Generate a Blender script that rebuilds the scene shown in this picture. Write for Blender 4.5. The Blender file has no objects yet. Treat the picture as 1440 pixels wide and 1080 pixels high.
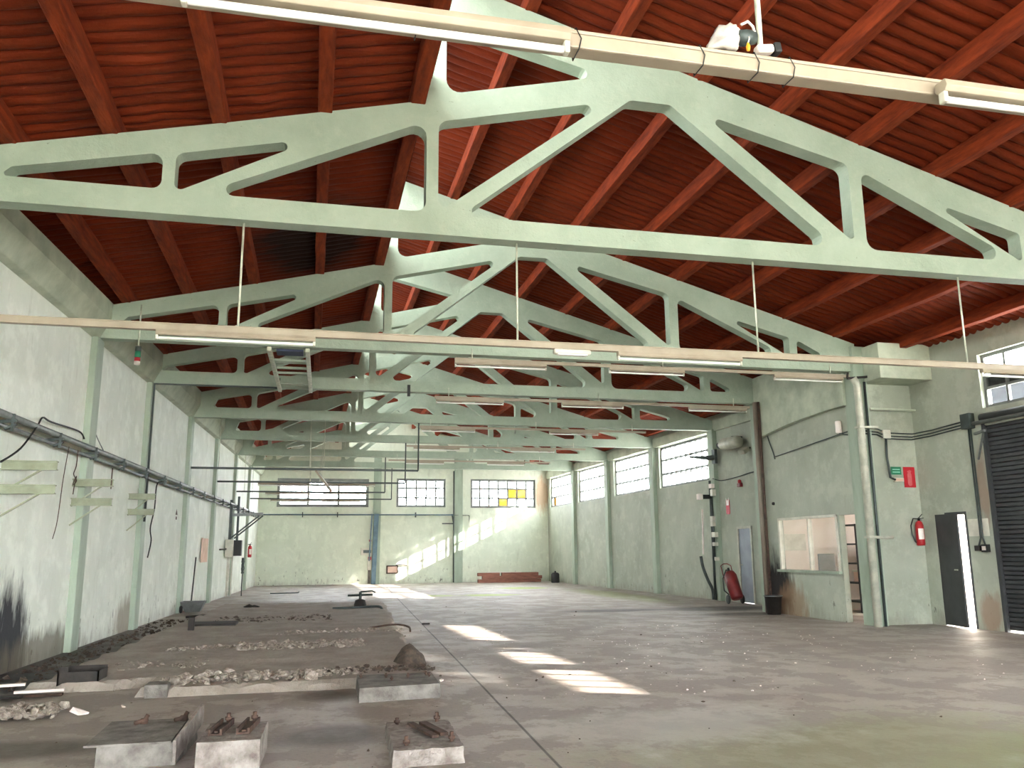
import bpy, bmesh, math, random
from mathutils import Vector, Matrix, noise
from mathutils.geometry import tessellate_polygon
PI = math.pi
SC = bpy.context.scene
COL = SC.collection

def lin(c):
    c /= 255.0
    return c / 12.92 if c <= 0.04045 else ((c + 0.055) / 1.055) ** 2.4
def rgb(r, g, b): return (lin(r), lin(g), lin(b), 1.0)

# ------------------------------------------------------------------ camera
cam_d = bpy.data.cameras.new('camera'); cam = bpy.data.objects.new('camera', cam_d); COL.objects.link(cam)
yaw, pitch, roll, fpx = 0.23126, 0.19457, -0.0081, 1188.17
fwd = Vector((math.sin(yaw) * math.cos(pitch), math.cos(yaw) * math.cos(pitch), math.sin(pitch)))
r0 = Vector((math.cos(yaw), -math.sin(yaw), 0)); u0 = r0.cross(fwd)
rt = math.cos(roll) * r0 + math.sin(roll) * u0; up = -math.sin(roll) * r0 + math.cos(roll) * u0
M = Matrix((rt, up, -fwd)).transposed().to_4x4(); M.translation = Vector((0, 0, 1.4))
cam.matrix_world = M
cam_d.sensor_width = 36; cam_d.lens = fpx / 1440 * 36; cam_d.clip_start = 0.05; cam_d.clip_end = 400
SC.camera = cam

# ------------------------------------------------------------------ sky, sun, exposure
w = bpy.data.worlds.new('world'); SC.world = w; w.use_nodes = True
nt = w.node_tree; nt.nodes.clear()
bg = nt.nodes.new('ShaderNodeBackground'); wo = nt.nodes.new('ShaderNodeOutputWorld')
bg.inputs[0].default_value = (0.93, 0.97, 1.0, 1); bg.inputs[1].default_value = 19.0
nt.links.new(bg.outputs[0], wo.inputs[0])
sd = bpy.data.lights.new('sun', 'SUN'); sun = bpy.data.objects.new('sun', sd); COL.objects.link(sun)
sd.energy = 32.0; sd.color = (1.0, 0.93, 0.82); sd.angle = math.radians(0.6)
sun.rotation_euler = Vector((-1, 0.50, -0.46)).to_track_quat('-Z', 'Y').to_euler(); sun.location = (30, -15, 20)
vs = SC.view_settings
vs.view_transform = 'Standard'; vs.look = 'None'; vs.gamma = 1.0; vs.use_curve_mapping = False
vs.exposure = 1.32
cy = SC.cycles
cy.use_denoising = True; cy.max_bounces = 12; cy.diffuse_bounces = 9; cy.transparent_max_bounces = 12
cy.sample_clamp_indirect = 12.0; cy.caustics_reflective = False; cy.caustics_refractive = False

# ------------------------------------------------------------------ materials
def newmat(name):
    m = bpy.data.materials.new(name); m.use_nodes = True
    n = m.node_tree.nodes; l = m.node_tree.links
    return m, n, l, n['Principled BSDF']
def N(n, t, **k):
    x = n.new('ShaderNode' + t)
    for a, b in k.items():
        if a[0] == 'i' and a[1:].isdigit(): x.inputs[int(a[1:])].default_value = b
        else: setattr(x, a, b)
    return x
def pos_scaled(n, l, sx, sy, sz):
    g = N(n, 'NewGeometry'); v = N(n, 'VectorMath', operation='MULTIPLY'); v.inputs[1].default_value = (sx, sy, sz)
    l.new(g.outputs['Position'], v.inputs[0]); return v.outputs[0]
def noise_tex(n, l, vec, scale, detail=4, rough=0.6):
    t = N(n, 'TexNoise'); t.inputs['Scale'].default_value = scale; t.inputs['Detail'].default_value = detail
    t.inputs['Roughness'].default_value = rough; l.new(vec, t.inputs['Vector']); return t.outputs['Fac']
def ramp(n, l, fac, a, b, ca=(0, 0, 0, 1), cb=(1, 1, 1, 1)):
    r = N(n, 'ValToRGB'); r.color_ramp.elements[0].position = a; r.color_ramp.elements[1].position = b
    r.color_ramp.elements[0].color = ca; r.color_ramp.elements[1].color = cb
    l.new(fac, r.inputs[0]); return r.outputs[0]
def mixc(n, l, fac, a, b):
    m = N(n, 'MixRGB')
    for s, i in ((fac, 0), (a, 1), (b, 2)):
        if hasattr(s, 'links'): l.new(s, m.inputs[i])
        else: m.inputs[i].default_value = s
    return m.outputs[0]
def mth(n, l, op, a, b=0.0, clamp=False):
    m = N(n, 'Math', operation=op, use_clamp=clamp)
    for s, i in ((a, 0), (b, 1)):
        if hasattr(s, 'links'): l.new(s, m.inputs[i])
        else: m.inputs[i].default_value = s
    return m.outputs[0]
def bump(n, l, bs, h, strength=0.3, dist=0.02):
    b = N(n, 'Bump'); b.inputs['Strength'].default_value = strength; b.inputs['Distance'].default_value = dist
    l.new(h, b.inputs['Height']); l.new(b.outputs[0], bs.inputs['Normal'])
def blob(n, l, c, r, nz=None, amt=0.0):
    """soft ellipsoid mask (1 inside) about a world point; nz wobbles its edge"""
    g = N(n, 'NewGeometry'); s = N(n, 'VectorMath', operation='SUBTRACT'); s.inputs[1].default_value = c
    l.new(g.outputs['Position'], s.inputs[0])
    d = N(n, 'VectorMath', operation='DIVIDE'); d.inputs[1].default_value = r; l.new(s.outputs[0], d.inputs[0])
    q = N(n, 'VectorMath', operation='LENGTH'); l.new(d.outputs[0], q.inputs[0])
    v = q.outputs['Value']
    if nz is not None: v = mth(n, l, 'ADD', v, mth(n, l, 'MULTIPLY', mth(n, l, 'SUBTRACT', nz, 0.5), amt))
    return ramp(n, l, v, 0.55, 1.0, (1, 1, 1, 1), (0, 0, 0, 1))

def pm(name, a, b=None, scale=6.0, rough=0.6, metal=0.0, bmp=0.15, stretch=(1, 1, 1), det=4, bdist=0.01):
    m, n, l, bs = newmat(name)
    b = b or tuple(min(1, x * 0.72) for x in a[:3]) + (1,)
    v = pos_scaled(n, l, *stretch); f = noise_tex(n, l, v, scale, det)
    l.new(mixc(n, l, ramp(n, l, f, 0.35, 0.68), a, b), bs.inputs['Base Color'])
    bs.inputs['Roughness'].default_value = rough; bs.inputs['Metallic'].default_value = metal
    if bmp: bump(n, l, bs, noise_tex(n, l, v, scale * 4, 3), bmp, bdist)
    return m

def wall_mat(name, base, dark, stains=()):
    m, n, l, bs = newmat(name)
    p = pos_scaled(n, l, 1, 1, 1); pv = pos_scaled(n, l, 1, 1, 0.22)
    big = noise_tex(n, l, p, 0.7, 5, 0.65); drip = noise_tex(n, l, pv, 5.0, 5, 0.7); fine = noise_tex(n, l, p, 14, 4)
    c = mixc(n, l, ramp(n, l, big, 0.3, 0.75), base, dark)
    c = mixc(n, l, mth(n, l, 'MULTIPLY', ramp(n, l, drip, 0.56, 0.80), 0.45), c, rgb(150, 150, 132))
    pale = noise_tex(n, l, p, 2.1, 5, 0.7)
    c = mixc(n, l, mth(n, l, 'MULTIPLY', ramp(n, l, pale, 0.5, 0.62), 0.5), c, tuple(min(1, q * 1.14) for q in base[:3]) + (1,))
    # scuffs and dirt near the ground
    g = N(n, 'NewGeometry'); sx = N(n, 'SeparateXYZ'); l.new(g.outputs['Position'], sx.inputs[0])
    low = ramp(n, l, mth(n, l, 'ADD', sx.outputs[2], mth(n, l, 'MULTIPLY', mth(n, l, 'SUBTRACT', drip, 0.5), 1.2)), 0.0, 0.22, (1, 1, 1, 1), (0, 0, 0, 1))
    c = mixc(n, l, mth(n, l, 'MULTIPLY', low, 0.3), c, rgb(112, 104, 88))
    chip = noise_tex(n, l, pos_scaled(n, l, 1, 1, 0.45), 9, 3, 0.6)
    lowm = ramp(n, l, sx.outputs[2], 0.2, 2.6, (1, 1, 1, 1), (0, 0, 0, 1))
    c = mixc(n, l, mth(n, l, 'MULTIPLY', ramp(n, l, chip, 0.665, 0.69), mth(n, l, 'MULTIPLY', lowm, 0.8)), c, rgb(90, 92, 84))
    for cc, rr, col, am in stains:
        c = mixc(n, l, mth(n, l, 'MULTIPLY', blob(n, l, cc, rr, drip, 1.5), am), c, col)
    l.new(c, bs.inputs['Base Color']); bs.inputs['Roughness'].default_value = 0.75
    bump(n, l, bs, fine, 0.25, 0.01)
    return m

GREEN, GREEN_D = rgb(193, 207, 191), rgb(164, 180, 163)
M_wallL = wall_mat('painted plaster left', rgb(228, 233, 224), rgb(208, 215, 203),  # same wall paint, lightened because this side catches more light
    [((-3.5, 11.75, 0.25), (0.9, 0.75, 0.95), rgb(26, 28, 34), 1.0), ((-3.45, 13.0, 0.1), (0.6, 2.2, 0.35), rgb(96, 88, 72), 0.8),
     ((-3.3, 17.2, 0.2), (0.6, 0.9, 0.5), rgb(120, 104, 80), 0.7)])
M_wallR = wall_mat('painted plaster right', rgb(173, 178, 163), rgb(148, 154, 139),  # same wall paint, darkened as the less lit side
    [((10.0, 17.35, 0.5), (0.7, 0.85, 0.9), rgb(30, 26, 26), 1.0), ((10.0, 16.7, 0.2), (0.7, 0.7, 0.55), rgb(140, 112, 84), 0.7),
     ((11.3, 12.5, 2.4), (0.3, 0.16, 0.8), rgb(150, 128, 112), 0.8), ((11.3, 12.6, 0.3), (0.3, 0.3, 0.4), rgb(150, 126, 108), 0.8)])
M_wallB = wall_mat('painted plaster back', rgb(214, 220, 203), rgb(196, 206, 186),
    [((10.5, 38.5, 4.0), (0.5, 0.6, 1.0), rgb(182, 148, 118), 0.8)])
def truss_mat():
    m, n, l, bs = newmat('green painted concrete'); p = pos_scaled(n, l, 1, 1, 1)
    a = noise_tex(n, l, p, 1.3, 6, 0.65); b = noise_tex(n, l, p, 7, 5, 0.7); f = noise_tex(n, l, pos_scaled(n, l, 1, 1, 1.6), 15, 4, 0.6)
    c = mixc(n, l, ramp(n, l, a, 0.35, 0.68), rgb(162, 176, 158), rgb(144, 159, 141))
    c = mixc(n, l, mth(n, l, 'MULTIPLY', ramp(n, l, b, 0.52, 0.72), 0.35), c, rgb(176, 184, 164))
    c = mixc(n, l, mth(n, l, 'MULTIPLY', ramp(n, l, f, 0.70, 0.74), 0.6), c, rgb(104, 104, 88))
    l.new(c, bs.inputs['Base Color']); bs.inputs['Roughness'].default_value = 0.65; bump(n, l, bs, b, 0.6, 0.025); return m
M_truss = truss_mat()
M_beam = pm('weathered painted concrete', rgb(184, 192, 172), rgb(152, 160, 142), 2.2, 0.7, 0, 0.4, det=6, bdist=0.02)
M_pil = pm('pale green pilaster paint', rgb(164, 178, 160), rgb(138, 152, 134), 2.5, 0.6, 0, 0.2, (1, 1, .3), det=5)
M_white = pm('cream enamel', rgb(164, 153, 134), rgb(148, 137, 119), 3, 0.4, 0, 0.02)
M_tube = pm('glass tube white', rgb(245, 245, 240), rgb(232, 232, 228), 2, 0.12, 0, 0)
M_rod = pm('painted rod', rgb(206, 210, 190), rgb(160, 166, 150), 8, 0.5, 0.1, 0.05)
M_grey = pm('grey painted steel', rgb(128, 132, 130), rgb(96, 100, 98), 5, 0.45, 0.4, 0.05)
M_greydk = pm('dark conduit', rgb(70, 80, 78), rgb(52, 60, 58), 5, 0.5, 0.3, 0.05)
M_blue = pm('blue grey steel', rgb(92, 116, 128), rgb(72, 94, 106), 5, 0.5, 0.3, 0.05)
M_black = pm('black rubber', rgb(26, 28, 28), rgb(16, 17, 17), 5, 0.6, 0, 0.05)
M_dark = pm('dark oily iron', rgb(48, 42, 38), rgb(28, 26, 24), 8, 0.65, 0.3, 0.3)
M_rust = pm('rusty steel', rgb(84, 62, 51), rgb(48, 37, 32), 12, 0.8, 0.2, 0.3)
M_red = pm('red enamel', rgb(176, 32, 40), rgb(150, 24, 32), 3, 0.3, 0, 0.02)
M_redd = pm('dull red enamel', rgb(122, 28, 30), rgb(90, 22, 24), 5, 0.45, 0, 0.05)
M_shut = pm('dark slatted steel', rgb(74, 76, 78), rgb(54, 56, 58), 2.5, 0.5, 0.3, 0.1)
M_doorg = pm('charcoal door steel', rgb(62, 64, 66), rgb(48, 50, 52), 3, 0.55, 0.1, 0.05)
M_doorb = pm('blue grey door steel', rgb(140, 148, 158), rgb(118, 126, 136), 2, 0.5, 0.1, 0.05)
M_zinc = pm('galvanised steel', rgb(196, 196, 180), rgb(160, 162, 148), 4, 0.45, 0.1, 0.05)
M_wood = pm('reddish timber', rgb(156, 104, 88), rgb(112, 70, 58), 5, 0.8, 0, 0.2, (0.5, 3, 6))
M_board = pm('pink board', rgb(226, 196, 178), rgb(208, 172, 152), 3, 0.8, 0, 0.02)
M_box = pm('pale box plastic', rgb(216, 214, 200), rgb(190, 188, 174), 4, 0.5, 0, 0.02)
M_signg = pm('green sign', rgb(30, 128, 92), rgb(24, 112, 80), 4, 0.4, 0, 0)
M_signr = pm('red sign', rgb(190, 34, 48), rgb(176, 28, 42), 4, 0.4, 0, 0)
M_mark = pm('sign marking', rgb(236, 226, 220), rgb(220, 208, 200), 4, 0.5, 0, 0)
M_markg = pm('sign lettering', rgb(150, 214, 190), rgb(130, 200, 176), 4, 0.5, 0, 0)
M_yel = pm('yellow plastic', rgb(230, 160, 30), rgb(210, 140, 20), 4, 0.5, 0, 0)
M_cloth = pm('white crumpled sheet', rgb(214, 208, 200), rgb(170, 164, 156), 9, 0.8, 0, 0.4)
M_conc = pm('plinth concrete', rgb(126, 122, 116), rgb(82, 77, 72), 7, 0.85, 0, 0.6, det=6, bdist=0.02)
M_concp = pm('whitewashed concrete', rgb(146, 140, 134), rgb(98, 88, 82), 9, 0.85, 0, 0.7, det=6, bdist=0.02)
M_rub = pm('broken concrete', rgb(180, 170, 158), rgb(104, 92, 82), 16, 0.9, 0, 0.8, bdist=0.02)
M_rubd = pm('dirty debris', rgb(96, 82, 70), rgb(48, 42, 38), 16, 0.9, 0, 0.8, bdist=0.02)
M_office = pm('office plaster', rgb(232, 222, 212), rgb(222, 208, 196), 1.5, 0.8, 0, 0.05)
M_shedw = pm('pale outdoor wall', rgb(196, 206, 220), rgb(180, 192, 208), 1, 0.8, 0, 0.05)
M_shedr = pm('dark outdoor roof', rgb(30, 33, 36), rgb(18, 20, 22), 1.2, 1.0, 0, 0.05)
M_shedr.node_tree.nodes['Principled BSDF'].inputs['Specular IOR Level'].default_value = 0.0
M_pinkw = pm('pink outdoor wall', rgb(226, 196, 172), rgb(212, 180, 156), 1, 0.8, 0, 0.05)
M_out = pm('outdoor concrete', rgb(190, 186, 176), rgb(164, 160, 150), 0.5, 0.9, 0, 0.05)
M_winf = pm('window bars', rgb(120, 124, 120), rgb(96, 100, 98), 4, 0.5, 0, 0.02)

def glass(name, tint, dust, gloss=0.04):
    m, n, l, bs = newmat(name); n.remove(bs)
    out = n['Material Output']
    t = N(n, 'BsdfTransparent'); t.inputs[0].default_value = tint
    g = N(n, 'BsdfGlossy'); g.inputs['Roughness'].default_value = 0.05
    d = N(n, 'BsdfTranslucent'); d.inputs[0].default_value = tuple(min(1, x) for x in tint[:3]) + (1,)
    m1 = N(n, 'MixShader'); m1.inputs[0].default_value = gloss; l.new(t.outputs[0], m1.inputs[1]); l.new(g.outputs[0], m1.inputs[2])
    m2 = N(n, 'MixShader'); l.new(m1.outputs[0], m2.inputs[1]); l.new(d.outputs[0], m2.inputs[2])
    f = noise_tex(n, l, pos_scaled(n, l, 1, 1, 1), 2.0)
    l.new(mth(n, l, 'ADD', dust, mth(n, l, 'MULTIPLY', mth(n, l, 'SUBTRACT', f, 0.5), dust * 0.8)), m2.inputs[0])
    l.new(m2.outputs[0], out.inputs[0])
    return m
M_glass = glass('dusty glass', (0.93, 0.95, 0.97, 1), 0.05)
M_clear = glass('dimmed view glass', (0.62, 0.62, 0.62, 1), 0.01)  # tint lowered to dim the overbright view outside
M_frost = glass('frosted glass', (0.96, 0.97, 0.98, 1), 0.94)
M_cler = glass('dimming clerestory sheet', (0.30, 0.30, 0.285, 1), 0.25)  # low tint dims the added clerestory glazing
M_yglass = glass('yellow glass', (0.055, 0.028, 0.003, 1), 0.3)
M_full = glass('opal glass', (0.9, 0.9, 0.9, 1), 1.0)
M_oglass = glass('dull opal glass', (0.32, 0.32, 0.32, 1), 1.0)
M_inglass = glass('office glass', (0.94, 0.95, 0.94, 1), 0.05, 0.06)

def roof_mat():
    m, n, l, bs = newmat('red brown sprayed roof')
    p = pos_scaled(n, l, 1, 1, 1)
    a = noise_tex(n, l, pos_scaled(n, l, 0.6, 2.2, 1), 1.6, 6, 0.7); b = noise_tex(n, l, p, 9, 5, 0.7); c3 = noise_tex(n, l, p, 0.35, 3)
    c = mixc(n, l, ramp(n, l, a, 0.3, 0.72), rgb(120, 44, 18), rgb(80, 25, 9))
    c = mixc(n, l, mth(n, l, 'MULTIPLY', ramp(n, l, c3, 0.45, 0.7), 0.5), c, rgb(128, 50, 22))
    c = mixc(n, l, mth(n, l, 'MULTIPLY', ramp(n, l, b, 0.55, 0.75), 0.2), c, rgb(150, 74, 38))
    s = blob(n, l, (-0.1, 12.9, 6.0), (1.25, 2.0, 2.5), a, 1.0)
    c = mixc(n, l, mth(n, l, 'MULTIPLY', s, 0.93), c, rgb(18, 14, 12))
    l.new(c, bs.inputs['Base Color']); bs.inputs['Roughness'].default_value = 0.7; bs.inputs['Specular IOR Level'].default_value = 0.15
    bump(n, l, bs, b, 0.5, 0.02)
    return m
M_roof = roof_mat()
M_purlin = pm('red brown timber purlin', rgb(138, 54, 22), rgb(96, 32, 12), 4, 0.8, 0, 0.5, (4, 0.6, 4), det=6, bdist=0.02)

def floor_mat(name, slab=False):
    m, n, l, bs = newmat(name)
    p = pos_scaled(n, l, 1, 1, 1); g = N(n, 'NewGeometry'); sx = N(n, 'SeparateXYZ'); l.new(g.outputs['Position'], sx.inputs[0])
    X, Y = sx.outputs[0], sx.outputs[1]
    big = noise_tex(n, l, pos_scaled(n, l, 1, .8, 1), 0.45, 6, 0.65); mid = noise_tex(n, l, pos_scaled(n, l, 1.1, 0.9, 1), 1.6, 6, 0.7); fin = noise_tex(n, l, p, 22, 5, 0.7)
    if slab: c = mixc(n, l, ramp(n, l, mid, 0.3, 0.7), rgb(172, 163, 153), rgb(138, 127, 117))
    else:
        c = mixc(n, l, ramp(n, l, big, 0.36, 0.66), rgb(168, 160, 151), rgb(146, 134, 125))
        c = mixc(n, l, mth(n, l, 'MULTIPLY', ramp(n, l, mid, 0.48, 0.7), 0.55), c, rgb(186, 181, 174))
        c = mixc(n, l, mth(n, l, 'MULTIPLY', ramp(n, l, mid, 0.5, 0.28), 0.5), c, rgb(124, 114, 106))
    c = mixc(n, l, mth(n, l, 'MULTIPLY', ramp(n, l, fin, 0.52, 0.72), 0.35), c, rgb(92, 84, 78))
    def st(cc, rr, col, am, nz=mid, k=1.6):
        nonlocal c
        c = mixc(n, l, mth(n, l, 'MULTIPLY', blob(n, l, cc, rr, nz, k), am), c, col)
    if not slab:
        moss, mossb = rgb(112, 122, 62), rgb(134, 152, 52)
        st((4.1, 5.6, 0), (2.6, 1.5, 1), rgb(136, 136, 104), 0.7, mid, 2.2)
        st((5.6, 5.0, 0), (1.8, 1.0, 1), moss, 0.5, mid, 2.2)
        st((7.9, 32.0, 0), (1.1, 1.1, 1), mossb, 0.9); st((5.7, 27.4, 0), (1.2, 0.8, 1), mossb, 0.9)
        st((9.4, 26.0, 0), (0.9, 5.5, 1), moss, 0.6); st((4.0, 27.6, 0), (0.6, 0.7, 1), mossb, 0.7)
        st((9.6, 19.2, 0), (1.7, 1.0, 1), rgb(58, 54, 52), 0.9); st((7.0, 19.4, 0), (1.5, .6, 1), rgb(70, 66, 64), 0.8); st((9.3, 17.4, 0), (1.2, .6, 1), rgb(60, 52, 46), 0.8)
        st((-2.3, 7.2, 0), (1.3, 0.42, 1), rgb(84, 76, 66), 0.9); st((0.2, 7.1, 0), (0.5, 0.5, 1), rgb(90, 82, 76), 0.85)
        st((-3.1, 13.5, 0), (0.75, 5.2, 1), rgb(58, 52, 46), 0.95); st((-3.0, 10.9, 0), (1.1, 1.3, 1), rgb(34, 32, 32), 0.95)
        st((0.2, 9.0, 0), (0.35, 0.4, 1), rgb(92, 84, 78), 0.8)
        # pale worn patch edge in the right foreground and long faint tyre marks
        st((2.9, 6.8, 0), (1.5, 0.9, 1), rgb(178, 176, 168), 0.6, mid, 2.0)
        # expansion joints
        ln = mth(n, l, 'ABSOLUTE', mth(n, l, 'SUBTRACT', mth(n, l, 'SUBTRACT', X, mth(n, l, 'MULTIPLY', Y, 0.0464)), 1.385))
        jt = ramp(n, l, ln, 0.008, 0.014, (1, 1, 1, 1), (0, 0, 0, 1))
        c = mixc(n, l, mth(n, l, 'MULTIPLY', jt, 0.85), c, rgb(52, 46, 42))
    l.new(c, bs.inputs['Base Color'])
    bs.inputs['Roughness'].default_value = 0.5 if not slab else 0.9
    if not slab: l.new(ramp(n, l, mid, 0.3, 0.7, (0.42, 0.42, 0.42, 1), (0.75, 0.75, 0.75, 1)), bs.inputs['Roughness'])
    bump(n, l, bs, fin, 0.35 if not slab else 0.8, 0.01)
    return m
M_floor = floor_mat('worn concrete floor'); M_slab = floor_mat('dirty broken slab', True)

M_purlin.node_tree.nodes['Principled BSDF'].inputs['Specular IOR Level'].default_value = 0.2
# ------------------------------------------------------------------ geometry helpers
class MB:
    def __init__(s): s.v = []; s.f = []; s.sm = []
    def add(s, v, f, smooth=False):
        o = len(s.v); s.v += [tuple(x) for x in v]; s.f += [tuple(i + o for i in q) for q in f]; s.sm += [smooth] * len(f); return s
    def box(s, x0, x1, y0, y1, z0, z1, T=None):
        v = [(x, y, z) for x in (x0, x1) for y in (y0, y1) for z in (z0, z1)]
        if T: v = [T @ Vector(p) for p in v]
        return s.add(v, [(0, 1, 3, 2), (4, 6, 7, 5), (0, 4, 5, 1), (2, 3, 7, 6), (0, 2, 6, 4), (1, 5, 7, 3)])
    def bar(s, a, b, w, h, upv=(0, 0, 1)):
        a = Vector(a); b = Vector(b); d = (b - a).normalized(); u = Vector(upv)
        if abs(d.dot(u)) > 0.97: u = Vector((0, 1, 0))
        r = d.cross(u).normalized(); u = r.cross(d)
        v = [p + r * (i * w / 2) + u * (j * h / 2) for p in (a, b) for i, j in ((-1, -1), (1, -1), (1, 1), (-1, 1))]
        return s.add(v, [(3, 2, 1, 0), (4, 5, 6, 7), (0, 1, 5, 4), (1, 2, 6, 5), (2, 3, 7, 6), (3, 0, 4, 7)])
    def tube(s, pts, r, seg=8, cap=True):
        pts = [Vector(p) for p in pts]; rs = r if isinstance(r, (list, tuple)) else [r] * len(pts)
        n = len(pts); v = []; pu = None
        for i, p in enumerate(pts):
            d = (pts[min(i + 1, n - 1)] - pts[max(i - 1, 0)]).normalized()
            if pu is None: pu = Vector((0, 0, 1)) if abs(d.z) < 0.9 else Vector((0, 1, 0))
            q = d.cross(pu).normalized(); u = q.cross(d).normalized(); pu = u
            v += [p + (q * math.cos(2 * PI * k / seg) + u * math.sin(2 * PI * k / seg)) * rs[i] for k in range(seg)]
        f = [(i * seg + k, i * seg + (k + 1) % seg, (i + 1) * seg + (k + 1) % seg, (i + 1) * seg + k) for i in range(n - 1) for k in range(seg)]
        s.add(v, f, True)
        if cap:
            o = len(s.v) - len(v)
            s.f += [tuple(o + k for k in range(seg)), tuple(o + (n - 1) * seg + k for k in reversed(range(seg)))]; s.sm += [False, False]
        return s
    def lathe(s, prof, c=(0, 0, 0), axis=(0, 0, 1), seg=20):
        ax = Vector(axis).normalized(); t = Vector((1, 0, 0)) if abs(ax.x) < 0.9 else Vector((0, 1, 0))
        p = ax.cross(t).normalized(); q = ax.cross(p); c = Vector(c)
        v = [c + ax * z + (p * math.cos(2 * PI * k / seg) + q * math.sin(2 * PI * k / seg)) * r for r, z in prof for k in range(seg)]
        f = [(i * seg + k, i * seg + (k + 1) % seg, (i + 1) * seg + (k + 1) % seg, (i + 1) * seg + k) for i in range(len(prof) - 1) for k in range(seg)]
        s.add(v, f, True); return s
    def prism(s, poly, a, b, fn):
        """poly [(u,v)], extruded a..b ; fn(u, v, w) -> xyz"""
        tris = tessellate_polygon([[Vector((u, v, 0)) for u, v in poly]]); n = len(poly)
        v = [fn(u, q, a) for u, q in poly] + [fn(u, q, b) for u, q in poly]
        f = [t for t in tris] + [tuple(i + n for i in reversed(t)) for t in tris] + [(i, (i + 1) % n, (i + 1) % n + n, i + n) for i in range(n)]
        return s.add(v, f)
    def rock(s, c, r, rnd, flat=0.6):
        bm = bmesh.new(); bmesh.ops.create_icosphere(bm, subdivisions=1, radius=1)
        sc = (r * rnd.uniform(.6, 1.3), r * rnd.uniform(.6, 1.3), r * rnd.uniform(.35, flat + .2)); R = Matrix.Rotation(rnd.uniform(0, 6), 3, 'Z') @ Matrix.Rotation(rnd.uniform(-.5, .5), 3, 'X')
        v = []
        for q in bm.verts:
            k = rnd.uniform(.55, 1.3); p = R @ Vector((q.co.x * sc[0] * k, q.co.y * sc[1] * k, q.co.z * sc[2] * k)); v.append(p + Vector(c))
        f = [tuple(x.index for x in q.verts) for q in bm.faces]; bm.free(); return s.add(v, f)
    def build(s, name, mat, parent=None, bev=0.0, fixn=True):
        off = Vector(parent.location) if parent is not None else Vector((0, 0, 0))
        if parent is not None and parent.parent is not None: off = Vector(parent['_org'])
        elif parent is not None and '_org' in parent: off = Vector(parent['_org'])
        me = bpy.data.meshes.new(name); me.from_pydata([Vector(p) - off for p in s.v], [], s.f); me.polygons.foreach_set('use_smooth', s.sm)
        if fixn:
            bm = bmesh.new(); bm.from_mesh(me); bmesh.ops.recalc_face_normals(bm, faces=bm.faces); bm.to_mesh(me); bm.free()
        me.update(); me.materials.append(mat)
        o = bpy.data.objects.new(name, me); COL.objects.link(o)
        if parent is not None: o.parent = parent; o['_org'] = tuple(off)
        else: o['_org'] = (0, 0, 0)
        if bev:
            b = o.modifiers.new('bevel', 'BEVEL'); b.width = bev; b.segments = 2; b.limit_method = 'ANGLE'; b.angle_limit = math.radians(40)
        return o

def tag(o, label, cat, group=None, kind=None):
    o['label'] = label; o['category'] = cat
    if group: o['group'] = group
    if kind: o['kind'] = kind
    return o
def thing(name, label, cat, loc, group=None):
    o = bpy.data.objects.new(name, None); COL.objects.link(o); o.location = loc; o['_org'] = tuple(loc); o.empty_display_size = 0.1
    return tag(o, label, cat, group)
def struct(o, label=None):
    o['kind'] = 'structure'
    if label: o['label'] = label
    return o
def stuff(o, label, cat): return tag(o, label, cat, None, 'stuff')
def move_copy(root, delta, label):
    """copy a thing and its parts, shifted"""
    r = root.copy(); COL.objects.link(r); r.location = Vector(root.location) + Vector(delta); r['label'] = label
    for ch in list(root.children):
        c = ch.copy(); COL.objects.link(c); c.parent = r
        for g in list(ch.children):
            d = g.copy(); COL.objects.link(d); d.parent = c
    return r
def ordn(i): return ['first', 'second', 'third', 'fourth', 'fifth', 'sixth', 'seventh', 'eighth', 'ninth', 'tenth', 'eleventh', 'twelfth'][i]

# ------------------------------------------------------------------ layout numbers (metres)
TY = [3.15, 8.60, 14.07, 17.73, 22.10, 26.31, 30.57, 34.61]      # truss planes, nearest first
YB = 38.59; YF = -9.0
def XL(y): return -3.145 + 0.0466 * (y - 20)
def XR(y): return 11.17 - 0.0214 * (y - 20)
XC = 10.0
def ZL(x): return 5.29 + 0.2268 * (x + 3.1)
def ZR(x): return 5.28 + 0.29 * (10.07 - x)
HC = 4.72
XS = 1.12   # clerestory line

# ------------------------------------------------------------------ floor and ground
m = MB()
def fl(y): return XL(y) - 0.3, XR(y) + 0.3
gx, gy = 60, 150
vv = []; ff = []
for j in range(gy + 1):
    y = YF + (YB + 0.3 - YF) * j / gy; a, b = fl(y)
    for i in range(gx + 1):
        x = a + (b - a) * i / gx
        vv.append((x, y, 0.006 * (noise.noise(Vector((x * 0.8, y * 0.8, 0))))))
for j in range(gy):
    for i in range(gx): k = j * (gx + 1) + i; ff.append((k, k + 1, k + gx + 2, k + gx + 1))
m.add(vv, ff, True); struct(m.build('floor', M_floor, fixn=False))
m = MB(); m.add([(-90, -60, -0.06), (120, -60, -0.06), (120, 130, -0.06), (-90, 130, -0.06)], [(0, 1, 2, 3)])
struct(m.build('ground', M_out), 'pale concrete ground outside the hall')

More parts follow.
